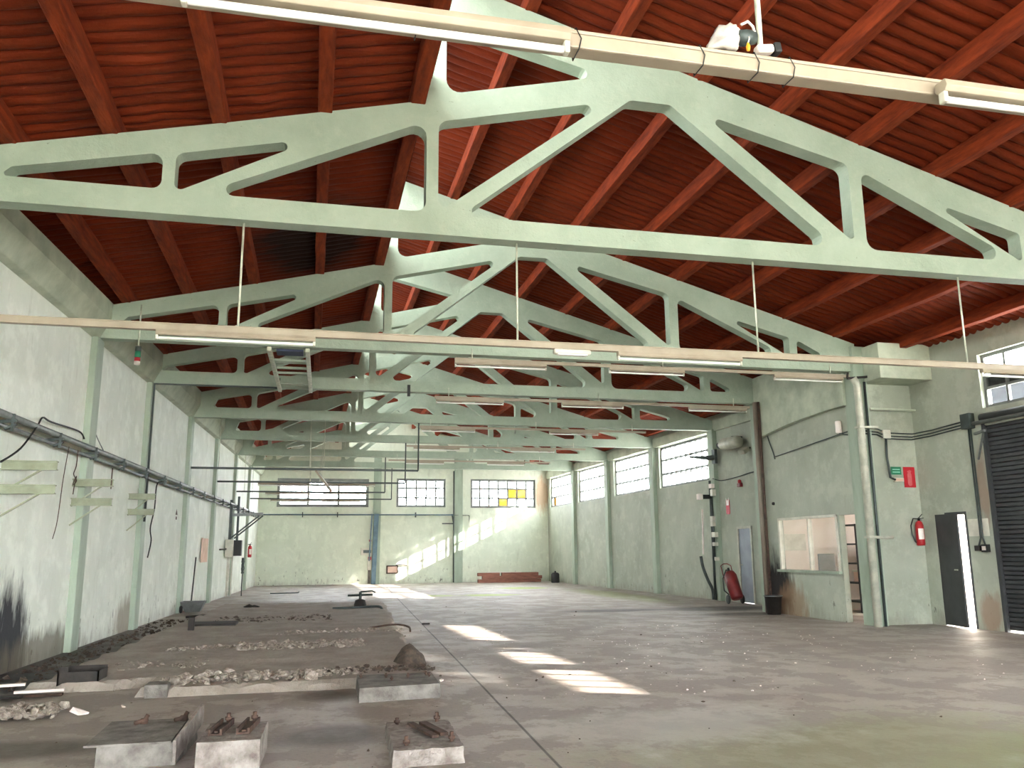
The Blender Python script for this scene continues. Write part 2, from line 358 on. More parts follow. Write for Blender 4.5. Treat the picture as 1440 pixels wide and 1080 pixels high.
# ------------------------------------------------------------------ walls
def holed_wall(name, s0, s1, z0, z1, holes, fn, t, mat):
    ss = sorted({s0, s1} | {v for h in holes for v in h[:2] if s0 <= v <= s1}); zz = sorted({z0, z1} | {v for h in holes for v in h[2:] if z0 <= v <= z1})
    # extra cuts so that long walls stay reasonably even
    bm = bmesh.new(); vs_ = {}
    def gv(i, k):
        if (i, k) not in vs_: vs_[(i, k)] = bm.verts.new(fn(ss[i], zz[k], 0))
        return vs_[(i, k)]
    for i in range(len(ss) - 1):
        for k in range(len(zz) - 1):
            cs = (ss[i] + ss[i + 1]) / 2; cz = (zz[k] + zz[k + 1]) / 2
            if any(h[0] < cs < h[1] and h[2] < cz < h[3] for h in holes): continue
            bm.faces.new((gv(i, k), gv(i + 1, k), gv(i + 1, k + 1), gv(i, k + 1)))
    r = bmesh.ops.extrude_face_region(bm, geom=list(bm.faces))
    d = Vector(fn(ss[0], zz[0], t)) - Vector(fn(ss[0], zz[0], 0))
    for q in r['geom']:
        if isinstance(q, bmesh.types.BMVert): q.co += d
    bmesh.ops.recalc_face_normals(bm, faces=bm.faces)
    me = bpy.data.meshes.new(name); bm.to_mesh(me); bm.free(); me.materials.append(mat)
    o = bpy.data.objects.new(name, me); COL.objects.link(o); o['_org'] = (0, 0, 0)
    return struct(o)
fnL = lambda s, z, t: (XL(s) - t, s, z)
fnR = lambda s, z, t: (XR(s) + t, s, z)
holed_wall('wall_left', YF, YB + .3, 0, 5.5, [(-6.5, -3.5, 1.0, 3.6)], fnL, 0.25, M_wallL)  # opening behind the camera, added to let in more daylight
farwin = [(22.37, 25.92), (26.60, 30.02), (30.80, 34.18), (34.90, 38.20)]
nearwin = [(4.0, 5.85), (6.3, 8.25), (9.35, 12.30)]
WZ0, WZ1 = 3.35, 4.68; NZ0, NZ1 = 3.77, 4.72
R_door = (12.97, 13.72, 0, 1.99); R_roll = (7.9, 12.33, 0, 3.47); R_roll2 = (2.2, 6.2, 0, 3.47)
D1 = (20.32, 21.05, 0, 1.94)
holes = [(a, b, WZ0, WZ1) for a, b in farwin] + [(a, b, NZ0, NZ1) for a, b in nearwin] + [R_door, R_roll, R_roll2, D1, (14.2, 17.6, 0, 2.75), (-8.0, -2.9, .9, 3.6)]
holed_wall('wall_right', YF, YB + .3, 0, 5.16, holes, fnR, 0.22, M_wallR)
# back wall : rectangular part with windows, gable above
backwin = [(-1.52, 2.45, 3.35, 4.61), (3.69, 5.93, 3.36, 4.65), (7.09, 10.18, 3.34, 4.66)]
fnB = lambda s, z, t: (s, YB + t, z)
holed_wall('wall_back', XL(YB) - .2, XR(YB) + .2, 0, 4.9, backwin, fnB, 0.25, M_wallB)
def gable(y0, y1, name, mat, xa, xb, lvl):
    p = [(xa, lvl), (xb, lvl), (xb, ZR(xb) + .2), (XS, ZR(XS) + .2), (XS, ZL(XS) + .2), (xa, ZL(xa) + .2)]
    m = MB(); m.prism(p, y0, y1, lambda u, v, w_: (u, w_, v)); return struct(m.build(name, mat))
gable(YB, YB + .25, 'wall_back_gable', M_wallB, XL(YB) - .2, XR(YB) + .2, 4.9)
# front behind the camera: open gateways added for daylight under a closed gable
holed_wall('wall_front', XL(YF) - .2, XR(YF) + .2, 0, 4.9, [(-3.4, 1.0, 0, 3.6), (1.9, 5.9, 0, 3.6), (6.9, 10.9, 0, 3.6)], lambda s, z, t: (s, YF - t, z), 0.25, M_wallB)
gable(YF - .25, YF, 'wall_front_gable', M_wallB, XL(YF) - .2, XR(YF) + .2, 4.9)

# ------------------------------------------------------------------ corrugated roof
def corr(name, xa, xb, zf, nx, lift, seed):
    per = 0.18; K = 6; nY = int((YB + 1.0 - (YF - .4)) / per * K); v = []; f = []
    for j in range(nY + 1):
        y = YF - .4 + j * per / K; ph = (j % K) / K
        sc_ = -0.045 * math.sin(PI * ph) ** 0.7 if ph else 0.0
        a, b = xa(y), xb(y)
        for i in range(nx + 1):
            x = a + (b - a) * i / nx
            lump = 0.014 * noise.noise(Vector((x * 2.5 + seed, math.floor(y / per) * 1.7, 0)))
            v.append((x, y + 0.02 * noise.noise(Vector((x * 1.2, y * 3, seed))), zf(x) + lift + sc_ * (1 + 0.5 * noise.noise(Vector((x * 3, y, seed)))) + lump))
    for j in range(nY):
        for i in range(nx): k = j * (nx + 1) + i; f.append((k, k + 1, k + nx + 2, k + nx + 1))
    m = MB(); m.add(v, f, False); o = m.build(name, M_roof, fixn=False); return struct(o)
corr('ceiling', lambda y: XL(y) - .3, lambda y: XS - 0.02, ZL, 26, 0.25, 1)
corr('ceiling_right', lambda y: XS - 0.05, lambda y: XR(y) + .55, ZR, 52, 0.25, 7)
# roof skin above, keeps daylight out
m = MB(); v = []
for y in (YF - .5, YB + 1): v += [(XL(y) - .35, y, ZL(XL(y) - .35) + .34), (XS, y, ZL(XS) + .34), (XS, y, ZL(XS) + .29), (XL(y) - .35, y, ZL(XL(y) - .35) + .29)]
m.add(v, [(0, 1, 5, 4), (3, 2, 6, 7), (0, 4, 7, 3), (1, 2, 6, 5)]); struct(m.build('roof_covering', M_shedr))
m = MB(); v = []
for y in (YF - .5, YB + 1): v += [(XS - .07, y, ZR(XS) + .36), (XR(y) + .6, y, ZR(XR(y) + .6) + .34), (XR(y) + .6, y, ZR(XR(y) + .6) + .29), (XS - .07, y, ZR(XS) + .29)]
m.add(v, [(0, 1, 5, 4), (3, 2, 6, 7), (0, 4, 7, 3), (1, 2, 6, 5)]); struct(m.build('roof_covering', M_shedr))

# purlins
def purlin(x, zf, label, w_=0.15, h_=0.19):
    m = MB(); ys = [YF - .2 + k * 0.5 for k in range(int((YB - YF + .4) / 0.5) + 1)] + [YB]
    n = len(ys); v = []
    for k, y in enumerate(ys):
        j = 0.012 * noise.noise(Vector((x * 5, y * 1.3, 0))); j2 = 0.010 * noise.noise(Vector((y * 1.1, x * 7, 3)))
        z0 = zf(x) + 0.005 + j2; z1 = zf(x) + h_ + .04
        v += [(x - w_ / 2 + j, y, z0 - .0), (x + w_ / 2 + j, y, z0), (x + w_ / 2 + j, y, z1), (x - w_ / 2 + j, y, z1)]
    f = [(i * 4 + k, i * 4 + (k + 1) % 4, i * 4 + 4 + (k + 1) % 4, i * 4 + 4 + k) for i in range(n - 1) for k in range(4)] + [(0, 1, 2, 3), (n * 4 - 4, n * 4 - 3, n * 4 - 2, n * 4 - 1)]
    m.add(v, f); o = m.build('roof_purlin', M_purlin, bev=0.012); tag(o, label, 'purlin', 'purlins under the roof')
for i, x in enumerate([-2.1, -1.08, -0.02]):
    purlin(x, ZL, 'brown purlin, %s up from the white wall on the left roof slope' % ordn(i + 0))
purlin(XS - 0.15, ZL, 'brown purlin along the upper edge of the left roof slope', 0.16)
purlin(-3.0, ZL, 'low brown purlin just above the beam of the left white wall', 0.14)
for i, x in enumerate([1.25, 2.27, 3.33, 4.40, 5.47, 6.53, 7.60, 8.67, 9.72, 10.75]):
    purlin(x, ZR, 'brown purlin on the long right roof slope, %s down from the clerestory' % ordn(i))

# ------------------------------------------------------------------ trusses
def fillet(poly, r, seg=5):
    out = []; n = len(poly)
    for i in range(n):
        p = Vector(poly[i]); a = Vector(poly[i - 1]) - p; b = Vector(poly[(i + 1) % n]) - p
        la, lb = a.length, b.length; a.normalize(); b.normalize()
        ang = a.angle(b); rr = r[i] if isinstance(r, (list, tuple)) else r
        d = min(rr / math.tan(ang / 2), la * .48, lb * .48); rr = d * math.tan(ang / 2)
        c = p + (a + b).normalized() * (rr / math.sin(ang / 2)); p0 = p + a * d; p1 = p + b * d
        a0 = math.atan2(p0.y - c.y, p0.x - c.x); a1 = math.atan2(p1.y - c.y, p1.x - c.x); da = (a1 - a0 + PI) % (2 * PI) - PI
        out += [(c.x + rr * math.cos(a0 + da * k / seg), c.y + rr * math.sin(a0 + da * k / seg)) for k in range(seg + 1)]
    return out
def truss_mesh(y, xl, xr, th=0.20, far=False):
    outer = [(xl, HC), (xr, HC), (xr, ZR(xr)), (4.2, ZR(4.2)), (XS - .12, ZR(XS - .12)), (XS - .10, 6.9), (XS - .22, ZL(.9) + .03), (-1, ZL(-1)), (xl, ZL(xl))]
    tip = -3.05 if y < 20 else xl + 0.55
    H = [([(tip, 4.98), (-1.59, 4.98), (-1.59, 5.37), (tip + .1, 5.37 - .2268 * (-1.59 - tip - .1) + .02)], [.04, .09, .1, .05]),
         ([(-1.47, 4.95), (-1.47, 5.37), (-0.08, 5.69)], [.06, .1, .05]),
         ([(-1.22, 4.965), (1.07, 4.965), (1.07, 6.02)], [.07, .12, .12]),
         ([(1.20, 6.03), (3.16, 6.50), (1.20, 4.97)], [.12, .06, .07]),
         ([(1.44, 4.95), (3.45, 6.56), (3.95, 6.56), (6.03, 4.95)], [.07, .1, .1, .1]),
         ([(1.28, 6.37), (3.16, 6.83), (1.28, 7.27)], [.14, .07, .12]),
         ([(4.36, 6.50), (6.28, 6.04), (6.28, 5.02)], [.05, .12, .05]),
         ([(6.45, 5.97), (8.66, 4.95), (6.45, 4.95)], [.08, .1, .14]),
         ([(7.38, 5.67), (8.70, 5.33), (8.70, 4.94)], [.04, .06, .05]),
         ([(8.86, 5.29), (10.12 if far else 9.5, 4.97), (8.86, 4.97)], [.05, .05, .06])]
    loops = [[Vector((u, v, 0)) for u, v in outer]] + [[Vector((u, v, 0)) for u, v in fillet(h, r)] for h, r in H]
    tris = tessellate_polygon(loops); pts = [p for L in loops for p in L]; n = len(pts)
    V = [(p.x, y - th / 2, p.y) for p in pts] + [(p.x, y + th / 2, p.y) for p in pts]
    F = [tuple(t) for t in tris] + [tuple(i + n for i in reversed(t)) for t in tris]
    o = 0
    for L in loops:
        k = len(L); F += [(o + i, o + (i + 1) % k, o + (i + 1) % k + n, o + i + n) for i in range(k)]; o += k
    m = MB(); m.add(V, F); return m
names = ['nearest pale green concrete roof truss above the camera', 'large pale green concrete truss crossing the whole view, topmost in view', 'second pale green truss in view, ending at the downpipe column',
         'third pale green truss, ending at the rusty column beside the office window', 'fourth pale green truss, ending beside the grey steel door pilaster', 'fifth pale green truss, over the second long side window pilaster',
         'sixth pale green truss, two bays in front of the back wall windows', 'last pale green truss, closest to the back wall windows']
for k, y in enumerate(TY):
    far = y > 20; xr = XR(y) + .02 if far else XC + .1
    o = truss_mesh(y, XL(y) - .02, xr, far=far).build('roof_truss', M_truss)
    tag(o, names[k], 'truss', 'concrete roof trusses')
o = truss_mesh(-2.6, XL(-2.6) - .02, XC + .1).build('roof_truss', M_truss); tag(o, 'pale green concrete roof truss behind the camera', 'truss', 'concrete roof trusses')

# ------------------------------------------------------------------ beams and pilasters
tn = [0]
def trim(m, mat, label, bev=0.01):
    tn[0] += 1; return struct(m.build('trim_%d' % tn[0], mat, bev=bev), label)
m = MB(); ys = (YF, YB); v = []
for y in ys: v += [(XL(y) - .02, y, 4.70), (XL(y) + .10, y, 4.74), (XL(y) + .24, y, 5.02), (XL(y) + .24, y, ZL(XL(y) + .24) + .02), (XL(y) - .02, y, ZL(XL(y)) + .02)]
m.add(v, [(0, 1, 6, 5), (1, 2, 7, 6), (2, 3, 8, 7), (3, 4, 9, 8), (4, 0, 5, 9), (0, 4, 3, 2, 1), (5, 6, 7, 8, 9)])
trim(m, M_beam, 'weathered edge beam along the top of the left wall')
for k, y in enumerate(TY[1:]):
    m = MB(); m.box(XL(y) - .02, XL(y) + .09, y - .2, y + .2, 0, 4.72); trim(m, M_pil, 'pale green pilaster on the left wall under truss %d' % (k + 1))
for y in TY[4:]:
    m = MB(); m.box(XR(y) - .13, XR(y) + .02, y - .16, y + .16, 0, 4.75); trim(m, M_pil, 'pale green pilaster between the long side windows')
for xa, xb in ((2.66, 2.99), (6.32, 6.70)):
    m = MB(); m.box(xa, xb, YB - .12, YB + .02, 0, 5.6); trim(m, M_pil, 'pale green pilaster on the back wall')
# window surround band of the back wall, top lintel of the right wall
m = MB(); v = []
for y in (18.2, YB): v += [(XR(y) - .07, y, WZ1 + .02), (XR(y) + .02, y, WZ1 + .02), (XR(y) + .02, y, 5.0), (XR(y) - .07, y, 5.0)]
m.add(v, [(0, 1, 5, 4), (1, 2, 6, 5), (2, 3, 7, 6), (3, 0, 4, 7), (0, 3, 2, 1), (4, 5, 6, 7)]); trim(m, M_beam, 'lintel beam above the long row of side windows')
m = MB(); m.box(2.3, 3.1, YB - .06, YB, 4.62, 4.9)
# front columns (line of the first trusses), cross wall and stub beam
def column(y, label):
    m = MB(); m.box(XC - .02, XC + .26, y - .17, y + .17, 0, ZR(XC + .26) - .02); trim(m, M_pil, label)
column(TY[2], 'pale green column at the corner of the office'); column(TY[3], 'column at the far corner of the office'); column(TY[1], 'column under the largest truss, right of view'); column(TY[0], 'column beside the camera'); column(-2.6, 'column behind the camera')
m = MB(); m.box(XC + .26, XR(14.07) + .05, 14.07 - .02, 14.07 + .16, 0, 5.1); o = m.build('wall_side_corner', M_wallR); struct(o)
m = MB(); m.box(XC + .2, XR(14) + .05, 13.42, 14.05, 4.50, ZR(10.9) + .14)
trim(m, M_beam, 'stub beam between the corner column and the right wall')
m = MB(); m.box(XC + .30, XR(14) + .02, 13.93, 14.05, 3.98, 4.02); trim(m, M_beam, 'thin ledge line under the stub beam')
m = MB(); m.box(XC + .26, XR(17.73) + .05, 17.68, 17.82, 0, 5.1); struct(m.build('wall_office_end', M_wallR))
# long curved haunch beam over the office
pts = [(17.60, 3.88), (17.2, 3.92), (16.8, 3.97), (16.3, 4.02), (15.7, 4.06), (15.0, 4.09), (14.2, 4.10)]
m = MB(); m.prism([(17.60, 5.3), (14.2, 5.3)] + list(reversed(pts)), XC - .08, XC + .26, lambda u, v, w_: (w_, u, v)); trim(m, M_beam, 'curved haunch beam spanning above the office', 0.02)

# ------------------------------------------------------------------ windows
wn = [0]
def window(fn, a, b, z0, z1, cols, rows, label, panes=None, bar=0.022, yellow=(), frost_from=None, depth=0.05, t0=0.08, clean=False):
    """fn(s,z,t). frame with bars, glass panes as one child (surface pattern), frosted/yellow ones apart"""
    wn[0] += 1; m = MB()
    zs = rows if isinstance(rows, list) else [z0 + (z1 - z0) * k / rows for k in range(rows + 1)]
    sv = [a + (b - a) * k / cols for k in range(cols + 1)]
    def bx(s0, s1, q0, q1, ta, tb):
        v = [fn(s, z, t) for s in (s0, s1) for t in (ta, tb) for z in (q0, q1)]
        m.add(v, [(0, 1, 3, 2), (4, 6, 7, 5), (0, 4, 5, 1), (2, 3, 7, 6), (0, 2, 6, 4), (1, 5, 7, 3)])
    for k, s in enumerate(sv):
        hw = bar * (1.3 if k in (0, cols) else 1) / 2; s_ = min(max(s, a + hw), b - hw); bx(s_ - hw, s_ + hw, z0, z1, t0, t0 + depth)
    for k, z in enumerate(zs):
        hw = bar * (1.3 if k in (0, len(zs) - 1) else 1) / 2; z_ = min(max(z, z0 + hw), z1 - hw); bx(a, b, z_ - hw, z_ + hw, t0 + .002, t0 + depth - .002)
    w_ = struct(m.build('window_%d' % wn[0], M_winf), label)
    groups = {}
    for k in range(cols):
        for r in range(len(zs) - 1):
            key = 'yellow' if (k, r) in yellow else ('frost' if frost_from is not None and r >= frost_from else ('clean' if clean else 'clear'))
            groups.setdefault(key, []).append((sv[k], sv[k + 1], zs[r], zs[r + 1]))
    for key, L in groups.items():
        g = MB()
        for s0, s1, q0, q1 in L: g.add([fn(s0, q0, t0 + depth / 2), fn(s1, q0, t0 + depth / 2), fn(s1, q1, t0 + depth / 2), fn(s0, q1, t0 + depth / 2)], [(0, 1, 2, 3)])
        o = g.build({'yellow': 'tinted_pane', 'frost': 'frosted_pane', 'clear': 'pane', 'clean': 'pane'}[key], {'clean': M_clear, 'yellow': M_yglass, 'frost': M_frost, 'clear': M_glass}[key], w_)
        if key == 'yellow': o['label'] = 'yellow tinted panes'
    return w_
window(fnB, -1.52, 2.45, 3.35, 4.61, 3, [3.35, 3.66, 4.0, 4.32, 4.61], 'wide white-lit back window with three bays', bar=0.10)
window(fnB, 3.69, 5.93, 3.36, 4.65, 5, 3, 'small middle back window five panes wide', bar=0.08)
window(fnB, 7.09, 10.18, 3.34, 4.66, 7, 3, 'right back window seven panes wide with yellow panes', bar=0.08, yellow=((3, 0), (4, 1), (5, 1)))
labs = ['nearest of the long side windows, beside the grey door', 'second long side window along the right wall', 'third long side window along the right wall', 'farthest side window beside the back corner']
for i, (a, b) in enumerate(farwin):
    window(fnR, a, b, WZ0, WZ1, 10, [WZ0, 3.8, 4.25, WZ1], labs[i], depth=0.08, bar=0.055, frost_from=2, yellow=((8, 0),) if i == 3 else ())
for i, (a, b) in enumerate(nearwin):
    n_ = {0: 4, 1: 5, 2: 6}[i]
    o = window(fnR, a, b, NZ0, NZ1, n_, [NZ0, 4.12, 4.33, NZ1], 'window above the rolling door' if i == 2 else 'near side window %d right of the camera' % (i + 1), bar=0.045, frost_from=2, clean=True)
    g = MB(); g.box(0, .03, a, b, 4.12, 4.33); g.v = [(x + XR(y) + .14, y, z) for x, y, z in g.v]; q = g.build('cover_strip', M_doorg, o); q['label'] = 'dark cover strip'  # opaque dark band, added to cut the sun above the clear panes

for a, b in ((-8.0, -2.9),):  # glazing added out of view to brighten the near hall
    o = window(fnR, a, b, .9, 3.6, 6, 3, 'added opal fill-light window in the right wall behind the camera', bar=0.05, frost_from=0)
    for c_ in o.children: c_.data.materials[0] = M_full
# added glazing, dims daylight through the clerestory opening, one sheet per bay
cy_ = [YF] + [-2.6] + TY + [YB]
for i in range(len(cy_) - 1):
    a, b = cy_[i] + .1, cy_[i + 1] - .1; wn[0] += 1
    m = MB(); n_ = max(2, round((b - a) / 0.9))
    for k in range(n_ + 1): y = a + (b - a) * k / n_; m.box(XS - .10, XS - .06, y - .02, y + .02, ZL(XS) + .3, ZR(XS) + .28)
    m.box(XS - .11, XS - .05, a, b, ZL(XS) + .28, ZL(XS) + .34); m.box(XS - .11, XS - .05, a, b, ZR(XS) + .22, ZR(XS) + .28)
    o = struct(m.build('window_%d' % wn[0], M_winf), 'added light-dimming glazing in the clerestory between roof trusses'); g = MB(); g.add([(XS - .08, a, ZL(XS) + .3), (XS - .08, b, ZL(XS) + .3), (XS - .08, b, ZR(XS) + .25), (XS - .08, a, ZR(XS) + .25)], [(0, 1, 2, 3)]); g.build('pane', M_cler, o)

# ------------------------------------------------------------------ doors
def handle(parent, p, q):
    m = MB(); m.tube([p, q], 0.012); return m.build('door_handle', M_zinc, parent)
y0, y1 = D1[0], D1[1]; f_ = MB()
for a, b, z0, z1 in ((y0 - .02, y0 + .04, 0, 1.98), (y1 - .04, y1 + .02, 0, 1.98), (y0, y1, 1.92, 1.98)): f_.box(XR(y0) - .03, XR(y0) + .06, a, b, z0, z1)
d1 = MB(); d1.box(XR(y0) + .0, XR(y0) + .04, y0 + .04, y1 - .04, 0.01, 1.92); d1 = struct(d1.build('door_1', M_doorb), 'blue grey steel door behind the red extinguisher trolley')
f_.build('door_frame', M_zinc, d1); handle(d1, (XR(y0) - .04, y1 - .13, .98), (XR(y0) - .04, y1 - .22, .98))
# door_2: charcoal leaf swung outwards, hinged on its far edge
hy = 13.70; T = Matrix.Translation((XR(hy) + .02, hy, 0)) @ Matrix.Rotation(math.radians(-12), 4, 'Z')
m = MB(); m.box(-.02, .02, -.70, 0, 0.02, 1.97, T); d2 = struct(m.build('door_2', M_doorg), 'charcoal steel door standing ajar beside the rolling door')
m = MB(); m.tube([T @ Vector((-.05, -.64, 1.0)), T @ Vector((-.05, -.54, 1.0))], 0.012); m.build('door_handle', M_zinc, d2)
m = MB()
for a, b, z0, z1 in ((12.94, 12.985, 0, 2.02), (13.705, 13.75, 0, 2.02), (12.96, 13.72, 1.97, 2.02)): m.box(XR(13) - .01, XR(13) + .2, a, b, z0, z1)
trim(m, M_doorg, 'thin dark frame around the open side door', 0.004)
# rolling doors
def roller(a, b, n_, label):
    m = MB(); z = 0.03; k = 0; v = []; prof = []
    while z < 3.42:
        prof += [(0.0, z), (0.028, z + .012), (0.028, z + .058), (0.0, z + .07)]; z += .075
    for s in (a, b): v += [(XR(s) + .06 - p, s, q) for p, q in prof]
    n = len(prof); m.add(v, [(i, i + 1, n + i + 1, n + i) for i in range(n - 1)])
    v = [(XR(s) + .08 + t, s, q) for s in (a, b) for t in (0, .02) for q in (.03, 3.45)]
    m.add(v, [(0, 1, 3, 2), (4, 6, 7, 5), (0, 4, 5, 1), (2, 3, 7, 6), (0, 2, 6, 4), (1, 5, 7, 3)])
    d = struct(m.build('door_%d' % n_, M_shut, fixn=False), label)
    g = MB(); g.box(XR(b) - .02, XR(b) + .05, b - .03, b + .03, 0, 3.5); g.build('guide_rail', M_doorg, d)
    g = MB(); g.tube([(XR(b) - .10, b + .12, 3.52), (XR(a) - .10, a - .1, 3.52)], 0.035); g.build('drive_shaft', M_grey, d)
    g = MB(); g.tube([(XR(b) - .04, b - .02, 3.60), (XR(a) - .04, a, 3.60)], 0.075, 12); g.build('roller_drum', M_shut, d)
    return d
roller(R_roll[0], R_roll[1], 3, 'dark grey slatted rolling door at the right edge')
roller(R_roll2[0], R_roll2[1], 4, 'dark grey slatted rolling door beside the camera')

# ------------------------------------------------------------------ office behind the right columns
fnO = lambda s, z, t: (XC + .04 + t, s, z)
holed_wall('wall_office', 14.24, 17.56, 0, 4.2, [(14.88, 17.08, .95, 2.03), (14.28, 14.82, 0, 2.03)], fnO, 0.12, M_wallR)
m = MB()
for a, b, z0, z1 in ((17.04, 17.10, .93, 2.05), (14.90, 14.96, .93, 2.05), (14.9, 17.1, 2.0, 2.05), (15.90, 15.95, .95, 2.03)): m.box(XC + .03, XC + .12, a, b, z0, z1)
wn[0] += 1; w_ = struct(m.build('window_%d' % wn[0], M_box, bev=0.004), 'office window with pale frame')
g = MB(); g.add([(XC + .08, 14.93, .95), (XC + .08, 17.07, .95), (XC + .08, 17.07, 2.02), (XC + .08, 14.93, 2.02)], [(0, 1, 2, 3)]); g.build('pane', M_inglass, w_)
g = MB(); g.box(XC - .03, XC + .12, 14.86, 17.14, .90, .95); g.build('window_sill', M_pil, w_)
# room shell
m = MB(); m.box(XC + .17, 13.9, 14.24, 14.30, 0, 2.75); m.box(XC + .17, 13.9, 17.54, 17.62, 0, 2.75); struct(m.build('wall_office_sides', M_office))
m = MB(); m.box(XC + .17, 13.9, 14.2, 17.7, 2.75, 2.83); struct(m.build('ceiling_office', M_office))
m = MB(); m.box(11.3, 13.9, 14.1, 17.7, -.05, .004); struct(m.build('floor_office', M_out))
holed_wall('wall_office_outer', 14.2, 17.7, 0, 2.8, [(14.7, 17.2, .9, 2.4)], lambda s, z, t: (13.8 + t, s, z), .12, M_office)
window(lambda s, z, t: (13.8 + t, s, z), 14.7, 17.2, .9, 2.4, 4, [.9, 1.65, 2.4], 'added frosted outer window lighting the office', frost_from=0)  # outer window added to bring daylight into the office
for c_ in bpy.data.objects['window_%d' % wn[0]].children: c_.data.materials[0] = M_oglass
# black shelving rack in the office
t = thing('shelving_rack', 'black metal shelving rack standing inside the office doorway', 'shelving', (12.3, 17.1, 0))
for x in (11.72, 13.0):
    for y in (16.72, 17.32): m = MB(); m.bar((x, y, 0), (x, y, 1.92), .05, .05); m.build('post', M_black, t)
for z in (.22, .62, 1.04, 1.46, 1.88): m = MB(); m.box(11.7, 13.02, 16.7, 17.34, z, z + .035); m.build('shelf', M_greydk, t)
m = MB(); m.bar((11.72, 16.70, 1.04), (12.2, 16.70, 1.88), .02, .02); m.bar((11.85, 16.70, .95), (12.5, 16.70, .1), .02, .02); m.build('cross_brace', M_black, t)
t = thing('storage_box', 'pale box on the second shelf of the office rack', 'box', (12.2, 17, .655)); m = MB(); m.box(11.9, 12.5, 16.8, 17.2, .655, .9); m.build('box_body', M_board, t, .01); m = MB(); m.box(11.88, 12.52, 16.78, 17.22, .87, .91); m.build('lid', M_box, t, .005)
t = thing('paper_stack', 'pinkish packet on the middle shelf of the office rack', 'packet', (12.4, 17, 1.08)); m = MB(); m.box(12.1, 12.8, 16.8, 17.2, 1.075, 1.30); m.build('packet_body', M_board, t, .008)
t = thing('storage_chair', 'grey plastic chair behind the office window', 'chair', (10.75, 16.25, 0))
m = MB(); m.box(10.55, 10.95, 16.05, 16.45, .43, .47); m.build('seat', M_grey, t, .015)
m = MB(); m.box(10.55, 10.95, 16.42, 16.46, .6, 1.28); m.build('backrest', M_grey, t, .015)
for x in (10.58, 10.92):
    for y in (16.08, 16.43): m = MB(); m.tube([(x, y, 0), (x, y, .62 if y > 16.2 else .43)], .015); m.build('leg', M_zinc, t)
m = MB(); m.box(10.4, 10.95, 17.49, 17.54, 1.35, 1.72); tag(m.build('notice_board', M_box, None, .01), 'pale grey board on the wall behind the office window', 'board')

# ------------------------------------------------------------------ world outside
t = thing('outdoor_shed', 'pale shed with dark roof outside beyond the rolling door window', 'shed', (22, 20, 0))
m = MB(); m.box(20, 26, 13.5, 30, -.06, 4.2); m.build('shed_wall', M_shedw, t)
m = MB(); m.prism([(19.6, 4.1), (19.6, 4.25), (23, 7.6), (26.4, 4.25), (26.4, 4.1)], 13.2, 30.3, lambda u, v, w_: (u, w_, v)); m.build('shed_roof', M_shedr, t)
t = thing('outdoor_building', 'blue grey building seen through the lower side window panes', 'building', (26, 60, 0))
m = MB(); m.box(21, 32, 44, 62, -.06, 5.7); m.build('building_wall', M_shedw, t)
m = MB(); m.box(20.8, 32.2, 43.8, 62.2, 5.7, 5.9); m.build('building_roof', M_shedr, t)
m = MB(); m.box(15.2, 15.4, 13, 22, -.06, 1.35); tag(m.build('courtyard_wall', M_pinkw), 'low pinkish courtyard wall seen through the open side door', 'wall')

# ------------------------------------------------------------------ lighting rails, rods, fixtures
def rail(k, label, x0, x1, z, y, rods, ztop=HC + .02, w_=.05, h_=.055, mat=None, rod_r=.011):
    t = thing('lighting_rail', label, 'lighting rail', ((x0 + x1) / 2, y, z), 'lighting rails hung from the trusses')
    m = MB(); m.box(x0, x1, y - w_ / 2, y + w_ / 2, z, z + h_); m.box(x0, x1, y - w_ / 2 - .008, y - w_ / 2, z + h_ * .8, z + h_); m.box(x0, x1, y - w_ / 2 - .008, y - w_ / 2, z, z + h_ * .12)
    m.build('channel', mat or M_white, t, 0.004)
    for x in rods: m = MB(); m.tube([(x, y, z + h_ * .5), (x, y, ztop)], rod_r, 8); m.build('hanger_rod', M_rod, t)
    return t
def fixture(x0, x1, y, z, label, s=1.0, dy=0.0):
    """batten with one tube hung under a rail; z = underside of the rail"""
    t = thing('fluorescent_fixture', label, 'ceiling light', ((x0 + x1) / 2, y, z), 'fluorescent battens on the rails')
    y += dy; m = MB()
    m.prism([(-.028 * s, 0), (.028 * s, 0), (.036 * s, -.03 * s), (.022 * s, -.05 * s), (-.022 * s, -.05 * s), (-.036 * s, -.03 * s)], x0, x1, lambda u, v, w_: (w_, y + u, z + v)); m.build('housing', M_white, t, .003)
    for x in (x0 + .012, x1 - .012): m = MB(); m.box(x - .012, x + .012, y - .018 * s, y + .018 * s, z - .095 * s, z - .045 * s); m.build('lamp_holder', M_box, t, .006)
    m = MB(); m.tube([(x0 + .02, y, z - .078 * s), (x1 - .02, y, z - .078 * s)], .014 * s, 12); m.build('tube', M_tube, t)
    return t
ZR1 = 3.53
rail(0, 'near cream lighting rail crossing the top of the view', -3.6, 9.9, ZR1, 3.19, [-.79, 1.95, 4.9, 7.78], w_=.075, h_=.085, rod_r=.014)
fixture(-.56, .99, 3.10, 3.57, 'cream batten with white tube at the top left of the near rail', 1.15)
fixture(2.83, 4.38, 3.10, 3.57, 'cream batten with white tube at the right end of the near rail', 1.15)
rail(1, 'long cream lighting rail under the largest truss', -3.3, 9.9, 3.545, TY[1], [-.79, 2.09, 4.95, 7.78], w_=.06, h_=.075)
fixture(-1.55, -.03, TY[1] - .02, 3.545, 'cream batten with bare tube left on the long rail')
fixture(3.22, 4.72, TY[1] - .02, 3.545, 'cream batten with bare tube in the middle of the long rail')
fixture(7.95, 9.45, TY[1] - .02, 3.545, 'cream batten at the right end of the long rail by the window')
